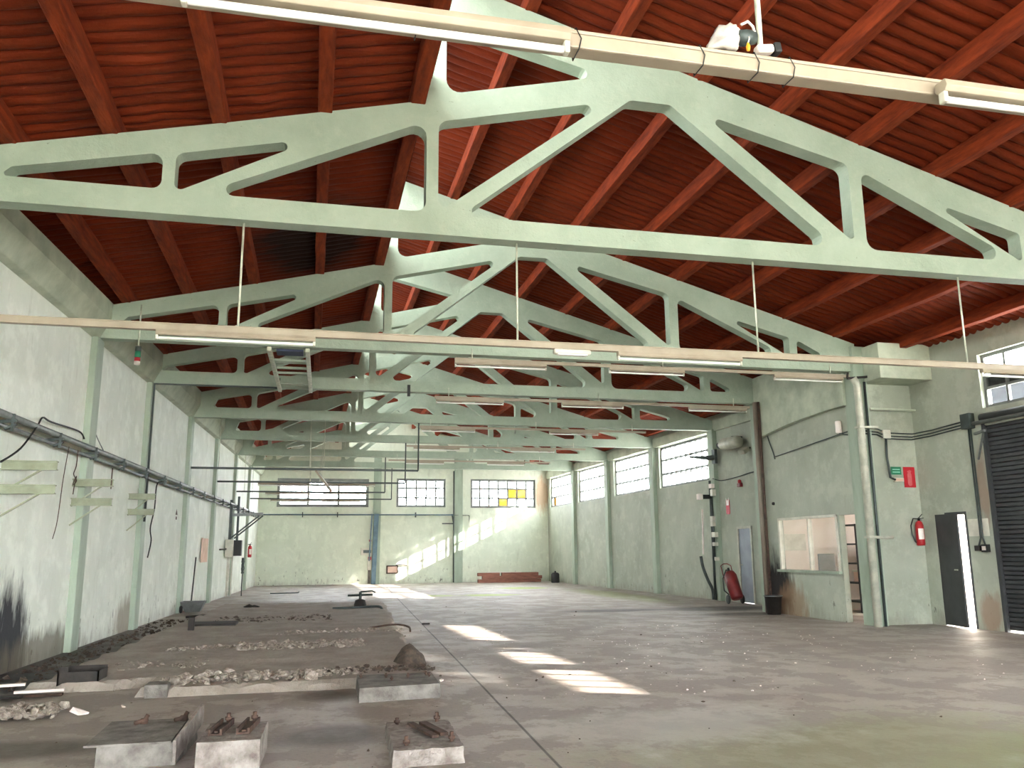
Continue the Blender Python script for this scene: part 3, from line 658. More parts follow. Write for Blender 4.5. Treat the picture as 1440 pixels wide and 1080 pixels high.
t = thing('emergency_lamp', 'small pale emergency lamp clipped under the long rail', 'emergency lamp', (2.7, TY[1], 3.545)); m = MB(); m.box(2.49, 2.91, TY[1] - .05, TY[1] + .04, 3.49, 3.547); m.build('lamp_body', M_box, t, .02); m = MB(); m.box(2.53, 2.87, TY[1] - .042, TY[1] + .03, 3.478, 3.492); m.build('diffuser', M_tube, t, .006)
rr = {2: (2.28, 9.9, [(2.28, 3.9), (5.06, 6.5), (8.3, 9.75)], 'under the second truss in view'), 3: (2.45, 9.8, [(2.48, 3.95), (5.26, 6.7), (8.28, 9.72)], 'under the third truss in view'),
      4: (2.66, 9.0, [(2.7, 4.15), (6.2, 7.6)], 'under the fourth truss in view'), 5: (2.77, 8.6, [(3.0, 4.45), (6.1, 7.55)], 'under the fifth truss in view'), 6: (2.6, 8.6, [(3.2, 4.6), (6.2, 7.6)], 'under the sixth truss in view')}
for k, (xa, xb, fx, where) in rr.items():
    zr = 4.585; rail(k, 'cream lighting rail close ' + where, xa, xb, zr, TY[k] - .14, [xa + .3, (xa + xb) / 2, xb - .4], HC + .1)
    for j, (a, b) in enumerate(fx): fixture(a, b, TY[k] - .14, zr, '%s batten from the left on the rail close %s' % (ordn(j), where), 1.1)
for k in (4, 5, 6, 7):
    xr_ = {4: 2.66, 5: 2.77, 6: 2.5, 7: 3.1}[k]; y = TY[k] - .02; where = ['fourth', 'fifth', 'sixth', 'last'][k - 4]
    t = rail(k, 'low grey lighting rail on long rods below the %s truss' % where, XL(y) + .1, xr_, 3.44, y, [-2.3, -.1, .25], w_=.05, h_=.05, mat=M_greydk, rod_r=.008)
    m = MB(); m.tube([(xr_, y, 3.465), (xr_, y, HC + .02)], .02, 8); m.build('drop_pipe', M_greydk, t)
    if k > 4: fixture(-1.6, -.1, y, 3.44, 'left batten on the low rail below the %s truss' % where, 1.0); fixture(.35, 1.85, y, 3.44, 'right batten on the low rail below the %s truss' % where, 1.0)
t = thing('hanging_batten', 'white batten dangling at an angle from the low rail before the wide back window', 'ceiling light', (.2, TY[4], 3.4)); m = MB(); m.bar((.05, TY[4], 3.44), (.45, TY[4] - .1, 2.9), .05, .05); m.build('housing', M_white, t); m = MB(); m.tube([(.1, TY[4] - .05, 3.42), (.48, TY[4] - .15, 2.92)], .013); m.build('tube', M_tube, t)

# cable ties around the near rail, wrapped lamp and camera-like spotlight on it
for x, lb in ((.35, 'over the white tube of the left batten'), (1.05, 'just past the end of the left batten'), (1.63, 'left of the wrapped lamp'), (1.90, 'between the wrapped lamp and the spotlight'), (2.08, 'right of the sensor spotlight')):
    m = MB(); a = .046; q = [(x, 3.19 - a, ZR1 - .006), (x + .012, 3.19 - a, ZR1 + .045), (x - .012, 3.19 - a, ZR1 + .092), (x - .012, 3.19 + a, ZR1 + .092), (x, 3.19 + a, ZR1 - .006), (x, 3.19 - a, ZR1 - .006)]
    m.tube(q, .003, 5); tag(m.build('cable_tie', M_black), 'black cable tie around the near rail ' + lb, 'cable tie', 'cable ties on the near rail')
t = thing('wrapped_lamp', 'lamp wrapped in crumpled white sheet on top of the near rail', 'lamp', (1.78, 3.19, ZR1 + .085))
bm = MB(); v = []; f = []
P0 = [(1.66, 3.15, ZR1 + .088), (1.80, 3.13, ZR1 + .088), (1.74, 3.18, ZR1 + .235), (1.85, 3.18, ZR1 + .215)]
for i in range(9):
    for j in range(9):
        a = i / 8; b = j / 8; p = [(P0[0][k] * (1 - a) + P0[1][k] * a) * (1 - b) + (P0[2][k] * (1 - a) + P0[3][k] * a) * b for k in range(3)]
        p[1] += -.03 * math.sin(PI * a) + .02 * noise.noise(Vector((a * 4, b * 5, 0))); p[2] += .012 * noise.noise(Vector((a * 6, b * 6, 2))); v.append(p)
for i in range(8):
    for j in range(8): k = i * 9 + j; f.append((k, k + 1, k + 10, k + 9))
n0 = len(v); v2 = [(p[0], p[1] + .05 - abs(p[0] - 1.76) * .2, p[2]) for p in v]; f2 = [tuple(i + n0 for i in reversed(q)) for q in f]
edge = [i * 9 for i in range(9)] + [72 + j for j in range(1, 9)] + [i * 9 + 8 for i in range(7, -1, -1)] + list(range(7, 0, -1))
f3 = [(edge[i], edge[(i + 1) % len(edge)], edge[(i + 1) % len(edge)] + n0, edge[i] + n0) for i in range(len(edge))]
bm.add(v + v2, f + f2 + f3, True); bm.build('sheet', M_cloth, t)
m = MB(); m.lathe([(0, -.045), (.035, -.045), (.038, 0), (.03, .045), (0, .05)], (1.875, 3.185, ZR1 + .19), (1, 0, .15)); m.build('lamp_housing', M_greydk, t)
m = MB(); m.tube([(1.84, 3.16, ZR1 + .235), (1.87, 3.15, ZR1 + .25), (1.90, 3.16, ZR1 + .235), (1.915, 3.165, ZR1 + .19)], .007, 6); m.build('collar', M_mark, t)
t = thing('cord_connector', 'orange connector dangling on a pale cord beside the hanger rod', 'connector', (1.85, 3.13, ZR1 + .11)); m = MB(); m.tube([(1.865, 3.14, ZR1 + .165), (1.86, 3.13, ZR1 + .145), (1.852, 3.13, ZR1 + .125)], .003, 5); m.build('cord', M_mark, t); m = MB(); m.lathe([(0, -.025), (.008, -.02), (.010, 0), (.004, .018), (0, .02)], (1.852, 3.13, ZR1 + .108)); m.build('plug', M_yel, t)
t = thing('sensor_lamp', 'white and black sensor spotlight lying on the near rail right of the rod', 'spotlight', (1.98, 3.16, ZR1 + .085)); m = MB(); m.bar((1.90, 3.15, ZR1 + .108), (1.985, 3.15, ZR1 + .122), .05, .04); m.build('housing', M_mark, t, .012); m = MB(); m.bar((1.985, 3.15, ZR1 + .122), (2.02, 3.15, ZR1 + .128), .056, .05); m.build('lens', M_black, t, .008)

# ------------------------------------------------------------------ things hung on trusses
t = thing('signal_tower', 'green and red stack light hanging on a rod from the second truss', 'signal light', (-2.74, TY[2] - .13, 4.3))
yy = TY[2] - .13; m = MB(); m.tube([(-2.76, yy, 5.28), (-2.76, yy, 4.60)], .012); m.build('rod', M_rod, t)
for z0, z1, mt, nm in ((4.52, 4.60, M_greydk, 'cap'), (4.42, 4.52, M_signg, 'green_lens'), (4.36, 4.42, M_signr, 'red_lens'), (4.31, 4.36, M_mark, 'white_lens')):
    m = MB(); m.lathe([(0, z0), (.045, z0), (.045, z1), (0, z1)], (-2.76, yy, 0)); m.build(nm, mt, t)
t = thing('access_ladder', 'pale ladder frame slung under the second and third trusses', 'ladder', (-.45, 15.9, 4.62))
for x in (-.78, -.17): m = MB(); m.bar((x, 13.95, 4.66), (x + .05, 17.65, 4.66), .07, .07); m.build('stile', M_rod, t, .005)
for y, w_ in ((14.9, .22), (15.45, .06), (15.9, .06), (16.9, .1)): m = MB(); m.box(-.76, -.16, y - w_ / 2, y + w_ / 2, 4.65, 4.69); m.build('rung', M_truss, t, .004)
t = thing('junction_panel', 'dark blue panel lying across the ladder frame', 'panel', (-.45, 14.4, 4.70)); m = MB(); m.box(-.68, -.24, 14.25, 14.6, 4.70, 4.78); m.build('panel_body', pm('dark blue panel', rgb(50, 60, 92), None, 4), t, .01)
for x0, x1, z, k, lb in ((XL(TY[3]) + .15, -.75, 4.70, 3, 'grey conduit running along the underside of the third truss'),):
    m = MB(); m.tube([(XL(TY[3]) + .12, TY[3] - .13, 2.0), (XL(TY[3]) + .12, TY[3] - .13, z), (x1, TY[3] - .13, z), (x1, TY[3] - .13, z + .2)], .022); tag(m.build('conduit', M_greydk), lb, 'conduit')
t = thing('camera_cable_box', 'small black junction box under the third truss post', 'junction box', (1.9, TY[3], 4.6)); m = MB(); m.box(1.87, 1.93, TY[3] - .14, TY[3] - .09, 4.62, 4.86); m.build('box_body', M_black, t)

# ------------------------------------------------------------------ left wall services
t = thing('busbar_trunking', 'long grey busbar trunking running along the left wall to the back corner', 'trunking', (XL(20) + .2, 20, 2.95))
def Lp(y, off, z): return (XL(y) + off, y, z)
ys = [8.5 + i * 1.0 for i in range(30)] + [38.3]
m = MB(); m.tube([Lp(y, .17, 2.955) for y in ys], .045, 8); m.build('upper_tube', M_grey, t)
m = MB(); m.tube([Lp(y, .10, 2.85) for y in ys], .028, 8); m.build('lower_tube', M_grey, t)
y = 10.6; i = 0
while y < 38:
    m = MB(); m.bar(Lp(y, 0, 2.88), Lp(y, .26, 2.90), .05, .035); m.bar(Lp(y, .22, 2.78), Lp(y, .22, 2.98), .03, .03); m.bar(Lp(y, .26, 2.86), Lp(y, .14, 2.80), .04, .02); m.build('bracket', M_greydk, t); y += 1.62; i += 1
t = thing('conduit_run', 'blue grey conduit with clamps running along the back wall under the windows', 'conduit', (2, YB - .05, 3.01))
m = MB(); m.tube([(XL(YB) + .1, YB - .15, 3.01), (6.25, YB - .15, 3.01)], .028); m.build('pipe', M_blue, t)
for x in (-.4, 1.1, 4.55): m = MB(); m.box(x - .02, x + .02, YB - .19, YB, 2.9, 3.12); m.build('clamp', M_greydk, t)
m = MB(); m.tube([(6.3, YB - .14, 3.0), (7.0, YB - .03, 3.0), (7.02, YB - .03, 2.95), (7.02, YB - .03, 2.3)], .012); tag(m.build('wall_cable', M_grey), 'thin grey cable dropping right of the right back pilaster', 'cable')
m = MB(); m.bar((2.80, YB - .2, 3.05), (2.72, YB - .2, 0), .06, .20, (1, 0, 0)); m.bar((2.60, YB - .2, 3.05), (2.52, YB - .2, 1.0), .03, .06, (1, 0, 0)); tag(m.build('steel_post', M_blue, None, .005), 'blue grey steel post standing before the left back pilaster', 'post')
m = MB(); m.tube([(6.28, YB - .16, 5.0), (6.28, YB - .16, .02)], .03); tag(m.build('drain_pipe', M_greydk), 'dark slim pipe running down the right back pilaster', 'pipe')
m = MB(); m.bar((5.75, YB - .13, 2.62), (6.28, YB - .13, 2.62), .04, .05); m.bar((6.2, YB - .13, 3.05), (6.28, YB - .13, 2.62), .05, .05); tag(m.build('wall_bracket', M_greydk), 'small dark bracket on the right back pilaster', 'bracket')

def shelf_bracket(y, z, ln, label, rod=False):
    t = thing('shelf_bracket', label, 'bracket', Lp(y, 0, z), 'cantilever brackets on the left wall')
    x = XL(y) + .0; m = MB()
    for z0, z1, w_ in ((z + .04, z + .055, .09), (z - .055, z - .04, .09), (z - .05, z + .05, .008)): m.box(x, x + ln, y - w_ / 2, y + w_ / 2, z0, z1)
    m.build('arm', M_pil2, t)
    m = MB(); m.bar((x + ln * .72, y, z - .05), (x + .0, y, z - .34), .03, .02); m.build('brace', M_pil2, t)
    if rod: m = MB(); m.bar((x + ln - .02, y - .03, z - .09), (x + ln - .02, y - .03, z + .22), .015, .015); m.build('end_rod', M_rust, t)
M_pil2 = pm('pale green bracket steel', rgb(152, 158, 134), rgb(132, 138, 114), 6, 0.5, 0, 0.05)
for (y, ln, w3) in ((11.0, .60, 'nearest pair at the left edge'), (13.62, .55, 'middle pair on the first pilaster'), (16.85, .45, 'farthest pair on the second pilaster')):
    shelf_bracket(y, 2.43, ln, 'upper pale green bracket arm of the ' + w3, y == 13.62); shelf_bracket(y, 2.15, ln, 'lower pale green bracket arm of the ' + w3)
def cable(pts, r, label, mat=M_black, name='hanging_cable', sm=True):
    if sm and len(pts) > 2:
        P = [Vector(p) for p in pts]; q = []
        for i in range(len(P) - 1):
            a = P[max(i - 1, 0)]; b = P[i]; c = P[i + 1]; d = P[min(i + 2, len(P) - 1)]
            for k in range(5):
                t_ = k / 5; q.append(0.5 * ((2 * b) + (c - a) * t_ + (2 * a - 5 * b + 4 * c - d) * t_ ** 2 + (3 * b - a - 3 * c + d) * t_ ** 3))
        q.append(P[-1]); pts = q
    m = MB(); m.tube(pts, r, 6); return tag(m.build(name, mat), label, 'cable')
cable([Lp(10.3, .25, 2.40), Lp(10.9, .22, 2.62), Lp(11.4, .2, 2.95), Lp(11.8, .12, 3.12), Lp(12.2, .1, 3.12), Lp(13.5, .05, 3.18), Lp(13.62, .1, 3.08)], .012, 'black cable looping over the trunking to the first pilaster')
cable([Lp(12.65, .2, 2.85), Lp(12.6, .18, 2.4), Lp(12.62, .15, 1.85), Lp(12.5, .15, 1.6)], .006, 'thin rope hanging from the trunking left of the first pilaster', M_rust)
cable([Lp(13.05, .2, 2.85), Lp(13.03, .2, 2.62), Lp(12.95, .2, 2.5), Lp(13.1, .2, 2.42), Lp(12.95, .2, 2.35), Lp(13.08, .2, 2.48), Lp(13.02, .2, 2.33), Lp(13.0, .2, 2.22)], .007, 'short tangled wire hanging just left of the first pilaster', M_rust)
cable([Lp(14.6, .15, 2.95), Lp(14.3, .08, 3.2), Lp(14.1, .06, 3.4)], .008, 'stiff grey wire rising behind the trunking right of the first pilaster', M_grey)
cable([Lp(19.0, .2, 2.86), Lp(18.5, .12, 2.80), Lp(18.5, .1, 2.3), Lp(18.35, .08, 1.9), Lp(18.5, .08, 1.65), Lp(18.3, .08, 1.32)], .014, 'black cable with end plug hanging right of the second pilaster')
m = MB(); m.box(*[XL(25.3) + .005, XL(25.3) + .035], 24.65, 25.95, 1.15, 1.80); tag(m.build('notice_board', M_board, None, .004), 'pale pink board on the left wall before the fourth pilaster', 'board')
t = thing('direction_sticker', 'small dark arrow mark high on the left wall', 'sticker', Lp(21.2, .003, 2.3)); m = MB(); m.add([Lp(21.15, .004, 2.17), Lp(21.3, .004, 2.17), Lp(21.3, .004, 2.24), Lp(21.15, .004, 2.24), Lp(21.1, .004, 2.28), Lp(21.35, .004, 2.28), Lp(21.22, .004, 2.42)], [(0, 1, 2, 3), (4, 5, 6)]); m.build('mark', M_rust, t)
# jib bracket with twin diagonal struts and the electrical box below it
t = thing('wall_jib', 'grey triangular steel jib below the trunking, near the back of the left wall', 'jib', Lp(30, .1, 2.5))
a = XL(29.6)
m = MB(); m.bar((a + .12, 29.3, 3.1), (a + .12, 29.3, 1.8), .09, .09); m.bar((a + .30, 29.9, 3.25), (a + .30, 29.9, 1.8), .07, .07); m.build('post', M_greydk, t)
m = MB(); m.bar((a + .1, 29.5, 2.62), (a + 1.12, 29.5, 2.66), .1, .09); m.build('arm', M_grey, t)
for d in (0, .12): m = MB(); m.bar((a + .12 + d, 29.5, 1.86), (a + 1.0 + d, 29.5, 2.60), .045, .045); m.build('strut', M_greydk, t)
t = thing('electrical_cabinet', 'grey and black electrical cabinet on the left wall under the jib', 'cabinet', Lp(29.4, .1, 1.5))
m = MB(); m.box(a + .02, a + .26, 29.0, 29.6, 1.27, 1.82); m.build('cabinet_body', M_box, t, .01); m = MB(); m.box(a + .26, a + .50, 29.2, 29.6, 1.30, 1.80); m.build('cover', M_black, t, .01); m = MB(); m.tube([(a + .05, 28.99, 1.52), (a - .0, 27.6, 1.5)], .025); m.build('side_pipe', M_dark, t)
m = MB(); m.tube([(a + .12, 29.3, 1.27), (a + .12, 29.3, .02)], .05); m.tube([(a + .22, 29.4, 1.27), (a + .22, 29.4, .02)], .02); tag(m.build('riser_pipe', M_box), 'cream pipes rising from the floor to the electrical cabinet', 'pipe')
def coil(c, r, n, label, mat, tr=.018, name='cable_coil', ax='x'):
    q = [(c[0] + .03 * math.sin(k * 1.7), c[1] + r * (1 + .25 * math.sin(k * .7)) * math.cos(k * .5), c[2] + 1.5 * r * math.sin(k * .5) * (1 + .15 * math.cos(k))) for k in range(int(n * 12.6))]
    q += [(c[0], c[1], c[2] - 1.4 * r), (c[0], c[1] - .1, .3), (c[0], c[1], .02)]
    return cable(q, tr, label, mat, name, False)
coil((a + .55, 29.6, .98), .19, 3, 'dark cable coil hanging on the riser pipes', M_greydk)
def extinguisher(c, label, r=.075, h=.46, out=(1, 0, 0), name='fire_extinguisher'):
    t = thing(name, label, 'fire extinguisher', c, 'wall mounted extinguishers'); c = Vector(c); o = Vector(out); s = Vector((0, 0, 1)).cross(o)
    m = MB(); m.lathe([(0, 0), (r * .9, 0), (r, .02), (r, h * .82), (r * .75, h * .93), (r * .3, h), (0, h)], c, seg=20); m.build('cylinder', M_red, t)
    m = MB(); m.lathe([(0, h), (.022, h), (.022, h + .05), (0, h + .05)], c); m.bar(c + Vector((0, 0, h + .05)), c + Vector((0, 0, h + .12)) + s * .06, .02, .012); m.bar(c + Vector((0, 0, h + .03)), c + Vector((0, 0, h + .05)) + s * .08, .02, .012); m.build('valve', M_black, t)
    q = [c + Vector((0, 0, h + .03)), c + Vector((0, 0, h + .04)) - s * .09, c + Vector((0, 0, h * .8)) - s * .135, c + Vector((0, 0, h * .45)) - s * .13, c + Vector((0, 0, h * .15)) - s * .085, c + Vector((0, 0, .06)) - s * .07]
    m = MB(); m.tube(q, .012, 8); m.build('hose', M_black, t)
    m = MB(); ang = [-.6 + 1.2 * k / 6 for k in range(7)]; v = []
    for z in (h * .25, h * .68): v += [c + (o * math.cos(a_) + s * math.sin(a_)) * (r + .002) + Vector((0, 0, z)) for a_ in ang]
    m.add(v, [(i, i + 1, i + 8, i + 7) for i in range(6)], True); m.build('label_sticker', M_mark, t)
    m = MB(); m.bar(c + Vector((0, 0, h * .8)) - o * .0, c + Vector((0, 0, h * .8)) - o * (r + .03), .04, .03); m.build('wall_hook', M_zinc, t)
    return t
extinguisher((XL(35.2) + .13, 35.0, 1.22), 'small red extinguisher on the left wall beside the back corner', out=(.3, -1, 0))
extinguisher((11.10, 13.90, 1.43), 'red extinguisher with black hose on the wall left of the open side door', out=(-.45, -1, 0))

# ------------------------------------------------------------------ back wall items
t = thing('control_panel', 'cream control panel with dark louvre on the back wall left of the steel post', 'panel', (2.45, YB - .05, 1.45)); m = MB(); m.box(2.16, 2.66, YB - .12, YB, 1.25, 1.56); m.build('case', M_box, t, .01); m = MB(); m.box(2.26, 2.60, YB - .13, YB - .115, 1.34, 1.47); m.build('louvre', M_greydk, t)
t = thing('switch_box', 'white and red switch boxes stacked under the control panel', 'switch box', (2.55, YB - .05, .9)); m = MB(); m.box(2.46, 2.64, YB - .1, YB, .60, 1.02); m.build('case', M_box, t, .01); m = MB(); m.box(2.48, 2.62, YB - .12, YB, 1.04, 1.18); m.build('button', M_red, t, .01); m = MB(); m.box(2.49, 2.60, YB - .07, YB, .02, .6); m.build('cable_duct', M_conc, t)
m = MB(); m.lathe([(0, 0), (.06, 0), (.05, .05), (0, .06)], (2.56, YB, 1.88), (0, -1, 0)); tag(m.build('alarm_bell', M_red), 'small red alarm button above the back wall control panel', 'alarm')
t = thing('wall_basin', 'rusty framed basin hung low on the back wall', 'basin', (3.6, YB - .1, .55)); m = MB()
for q in ((3.30, 3.34, .44, .78), (3.76, 3.80, .44, .78), (3.30, 3.80, .44, .48), (3.30, 3.80, .75, .79)): m.box(q[0], q[1], YB - .16, YB, q[2], q[3])
m.build('frame', M_rust, t); m = MB(); m.box(3.34, 3.76, YB - .12, YB - .02, .48, .75); m.build('bowl', M_board, t); m = MB(); m.tube([(3.7, YB - .1, .8), (4.05, YB - .08, .82), (4.2, YB - .03, .78)], .025); m.build('tap', M_rust, t)
rnd = random.Random(4)
stack = []
for i, (x0, x1, z, dy) in enumerate(((7.30, 10.2, .0, 0), (7.5, 9.2, .15, .03), (9.0, 10.25, .15, .0), (7.35, 8.6, .0, .22), (8.2, 10.1, .0, .24), (7.3, 8.3, .29, .05), (8.4, 10.1, .29, .08))):
    m = MB(); m.box(x0, x1, YB - .72 + dy * 1.05, YB - .54 + dy, z, z + .14); tag(m.build('timber_beam', M_wood, None, .008), ['long bottom reddish beam in front of the timber stack by the back corner', 'upper left reddish beam of the timber stack', 'upper right reddish beam of the timber stack', 'short bottom beam at the back of the timber stack', 'bottom right beam behind the timber stack front', 'topmost left beam of the timber stack', 'topmost right beam of the timber stack'][i], 'timber', 'reddish timber stack at the back wall')
m = MB(); m.box(7.75, 9.3, YB - .62, YB - .5, .431, .455); tag(m.build('white_plank', M_mark), 'white plank lying on top of the timber stack', 'plank')
t = thing('fuel_canister', 'dark canister standing in the back right corner', 'canister', (10.55, 36.6, 0)); m = MB(); m.lathe([(0, 0), (.17, 0), (.18, .03), (.18, .36), (.14, .42), (.05, .44), (0, .44)], (10.5, 36.6, 0)); m.build('canister_body', M_black, t); m = MB(); m.lathe([(0, .44), (.04, .44), (.04, .50), (0, .50)], (10.5, 36.6, 0)); m.build('cap', M_black, t)

# ------------------------------------------------------------------ right wall, far part
yy = 20.6; xw = XR(yy)
t = thing('heater_unit', 'grey cylindrical fan heater mounted high on the right wall beside the rusty column', 'heater', (xw - .25, 20.9, 4.2))
m = MB(); m.lathe([(0, 0), (.13, 0), (.165, .06), (.165, .85), (.12, .95), (0, .95)], (xw - .25, 20.25, 4.18), (0, 1, 0.03)); m.build('heater_body', M_zinc, t)
m = MB(); m.lathe([(0, 0), (.09, 0), (.09, .16), (0, .16)], (xw - .25, 21.2, 4.2), (0, 1, 0)); m.build('nozzle', M_black, t)
m = MB(); m.box(xw - .3, xw, 20.5, 20.56, 4.3, 4.36); m.box(xw - .3, xw, 21.0, 21.06, 4.3, 4.36); m.build('mount', M_greydk, t)
t = thing('floodlight', 'small bright floodlight under the grey fan heater', 'floodlight', (xw - .2, 20.1, 3.9)); m = MB(); m.bar((xw - .12, 20.1, 3.97), (xw - .32, 20.02, 3.86), .22, .12); m.build('housing', M_zinc, t, .02); m = MB(); m.bar((xw, 20.1, 4.0), (xw - .14, 20.1, 3.97), .04, .04); m.build('mount', M_greydk, t)
yw = 22.0; xw = XR(yw) - .13
t = thing('horn_antenna', 'dark pointed horn bracket on the pilaster before the first side window', 'bracket', (xw, yw, 3.95)); m = MB(); m.tube([(xw + .02, yw - .2, 3.92), (xw - .12, yw - .1, 3.92), (xw - .62, yw + .2, 3.97)], [.10, .07, .02], 10); m.build('horn', M_greydk, t); m = MB(); m.box(xw - .06, xw + .02, yw - .28, yw - .1, 3.75, 4.15); m.build('base', M_greydk, t)
cable([(XR(18.2) - .02, 18.3, 3.36), (XR(20) - .02, 20.0, 3.36), (XR(20.8) - .03, 20.8, 3.30), (XR(21.7) - .03, 21.7, 3.27), (xw - .02, yw, 3.35)], .014, 'sagging dark cable crossing the wall above the grey door', M_greydk)
t = thing('switch_cluster', 'cluster of pale switch boxes and conduits on the pilaster right of the first side window', 'switch boxes', (xw, 22.1, 1.8))
for (y0, y1, z0, z1, mt) in ((21.95, 22.12, 3.08, 3.2, M_mark), (21.9, 22.05, 2.86, 3.04, M_box), (22.0, 22.14, 2.02, 2.30, M_box), (21.9, 22.1, 1.72, 1.86, M_box), (21.92, 22.08, 1.48, 1.58, M_box), (21.9, 22.0, 1.08, 1.18, M_box)):
    m = MB(); m.box(xw - .1, xw + .01, y0, y1, z0, z1); m.build('box_case', mt, t, .008)
for d, z0, z1, r in ((0, .02, 3.3, .035), (.09, 1.1, 2.9, .025)): m = MB(); m.tube([(xw - .05, 22.14 - d, z0), (xw - .05, 22.14 - d, z1)], r); m.build('conduit', M_greydk, t)
t = thing('arm_lamp', 'small dark box lamp on an arm above the switch boxes', 'lamp', (xw, 22.3, 2.85)); m = MB(); m.box(xw - .34, xw - .02, 22.05, 22.15, 2.78, 2.90); m.build('arm', M_black, t, .01); m = MB(); m.box(xw - .46, xw - .33, 22.02, 22.18, 2.76, 2.92); m.build('lens', M_mark, t, .01)
m = MB(); m.bar((xw - .24, 22.3, 2.5), (xw - .28, 22.3, 1.25), .04, .03); tag(m.build('white_duct', M_mark), 'white strip duct standing left of the switch boxes', 'duct')
cable([(xw - .38, 22.25, 1.2), (xw - .33, 22.25, .9), (xw - .2, 22.25, .55), (xw - .08, 22.25, .3), (xw - .06, 22.25, .02)], .045, 'thick dark hose curving down below the white strip duct', M_greydk, 'hose')
t = thing('alarm_siren', 'small red siren on the wall above the grey door', 'siren', (XR(20.7), 20.7, 3.1)); m = MB(); m.box(XR(20.7) - .09, XR(20.7), 20.62, 20.78, 3.02, 3.12); m.build('base', M_redd, t, .01); m = MB(); m.lathe([(0, 0), (.05, 0), (.045, .08), (0, .1)], (XR(20.7) - .05, 20.7, 3.12)); m.build('dome', M_red, t)
t = thing('extinguisher_sign', 'red and white extinguisher shaped sign left of the grey door', 'sign', (XR(21.5), 21.5, 2.55)); m = MB(); P_ = fillet([(-.1, .18), (.1, .18), (.1, -.22), (-.1, -.22)], .05)
m.prism(P_, 0, .012, lambda u, v, w_: (XR(21.5) - .014 + w_, 21.48 - u, 2.55 + v)); m.build('plate', M_signr, t); m = MB(); m.prism([(-.09, .24), (-.03, .14), (0, .18), (.04, .14), (.1, .24), (.07, .02), (-.06, .02)], 0, .004, lambda u, v, w_: (XR(21.5) - .02 + w_, 21.48 - u, 2.55 + v)); m.build('pictogram', M_mark, t)
# red wheeled extinguisher leaning beside the grey door
t = thing('wheeled_extinguisher', 'dull red wheeled extinguisher trolley leaning at the grey door', 'fire extinguisher', (10.95, 20.8, 0))
ax = Vector((-0.05, .46, 1)).normalized(); b0 = Vector((10.72, 20.45, .14))
m = MB(); m.lathe([(0, 0), (.14, 0), (.16, .04), (.16, .62), (.12, .72), (.04, .76), (0, .76)], b0, ax); m.build('tank', M_redd, t)
for s in (-1, 1): m = MB(); c = b0 + Vector((.20 * s, .12, -.02)); m.lathe([(0, -.025), (.09, -.025), (.115, -.01), (.115, .01), (.09, .025), (0, .025)], c, (1, 0, 0)); m.build('wheel', M_black, t)
m = MB(); h0 = b0 + ax * .66
m.tube([b0 + Vector((-.14, .12, .1)), h0 + Vector((-.14, .12, .0)), h0 + Vector((-.15, .2, .22)), h0 + Vector((-.05, .24, .27)), h0 + Vector((.06, .24, .27)), h0 + Vector((.14, .2, .22)), h0 + Vector((.14, .12, 0)), b0 + Vector((.14, .12, .1))], .013); m.build('handle', M_redd, t)
m = MB(); m.tube([h0 + Vector((0, -.02, .1)), h0 + Vector((-.16, -.1, .12)), h0 + Vector((-.26, -.1, -.1)), h0 + Vector((-.24, -.1, -.4)), h0 + Vector((-.12, -.12, -.5))], .016); m.build('hose', M_black, t)
m = MB(); m.lathe([(0, 0), (.03, 0), (.03, .08), (0, .08)], b0 + ax * .76, ax); m.build('valve', M_black, t)
# rusty column pipes
M_pipe = pm('stained pipe paint', rgb(134, 128, 114), rgb(104, 84, 72), 3, .6, 0, .1, (1, 1, .3))
m = MB(); m.tube([(XC - .1, 17.50, 4.72), (XC - .10, 17.50, .0)], .06, 12); tag(m.build('downpipe', M_pipe), 'rust stained downpipe on the column left of the office', 'downpipe', None)
m = MB(); m.tube([(XC - .12, 17.32, 4.7), (XC - .12, 17.32, .0)], .03, 10); tag(m.build('service_pipe', M_rust), 'thin rusty pipe beside the rust stained downpipe', 'pipe')
t = thing('column_downpipe', 'large zinc downpipe on the column right of the office door', 'downpipe', (XC - .02, 13.86, 0))
m = MB(); m.tube([(XC - .02, 13.82, .0), (XC - .02, 13.82, 4.42), (XC - .1, 13.82, 4.56)], .07, 14); m.build('pipe', M_zinc, t)
m = MB(); m.tube([(XC + .16, 13.85, 0), (XC + .16, 13.85, 4.5)], .025, 8); m.build('side_pipe', M_greydk, t)
for z in (1.57, 3.6): m = MB(); m.box(XC - .1, XC + .3, 13.74, 13.9, z, z + .04); m.build('clamp', M_zinc, t)
m = MB(); m.bar((XC - .22, 13.82, 4.55), (XC + .26, 13.82, 4.60), .05, .04); m.bar((XC - .22, 13.82, 4.55), (XC - .2, 13.82, 4.66), .03, .03); m.bar((XC + .22, 13.82, 4.58), (XC + .24, 13.82, 4.72), .03, .03); m.build('top_bracket', M_dark, t)
m = MB(); m.tube([(XC + .12, 13.83, 1.58), (XC + .5, 13.88, 1.58)], .022); tag(m.build('pipe_stub', M_box), 'short pale pipe stub sticking out of the corner column', 'pipe')
m = MB(); m.tube([(XC + .0, 14.25, 3.60), (XC + .0, 17.0, 3.40)], .012); tag(m.build('wall_cable', M_greydk), 'thin dark cable crossing the wall above the office window', 'cable')
cable([(XC + .02, 17.3, 4.3), (XC + .02, 17.25, 3.9), (XC + .02, 17.05, 3.5), (XC + .02, 17.0, 3.36)], .014, 'dark cable dropping beside the rusty column under the curved beam', M_greydk)
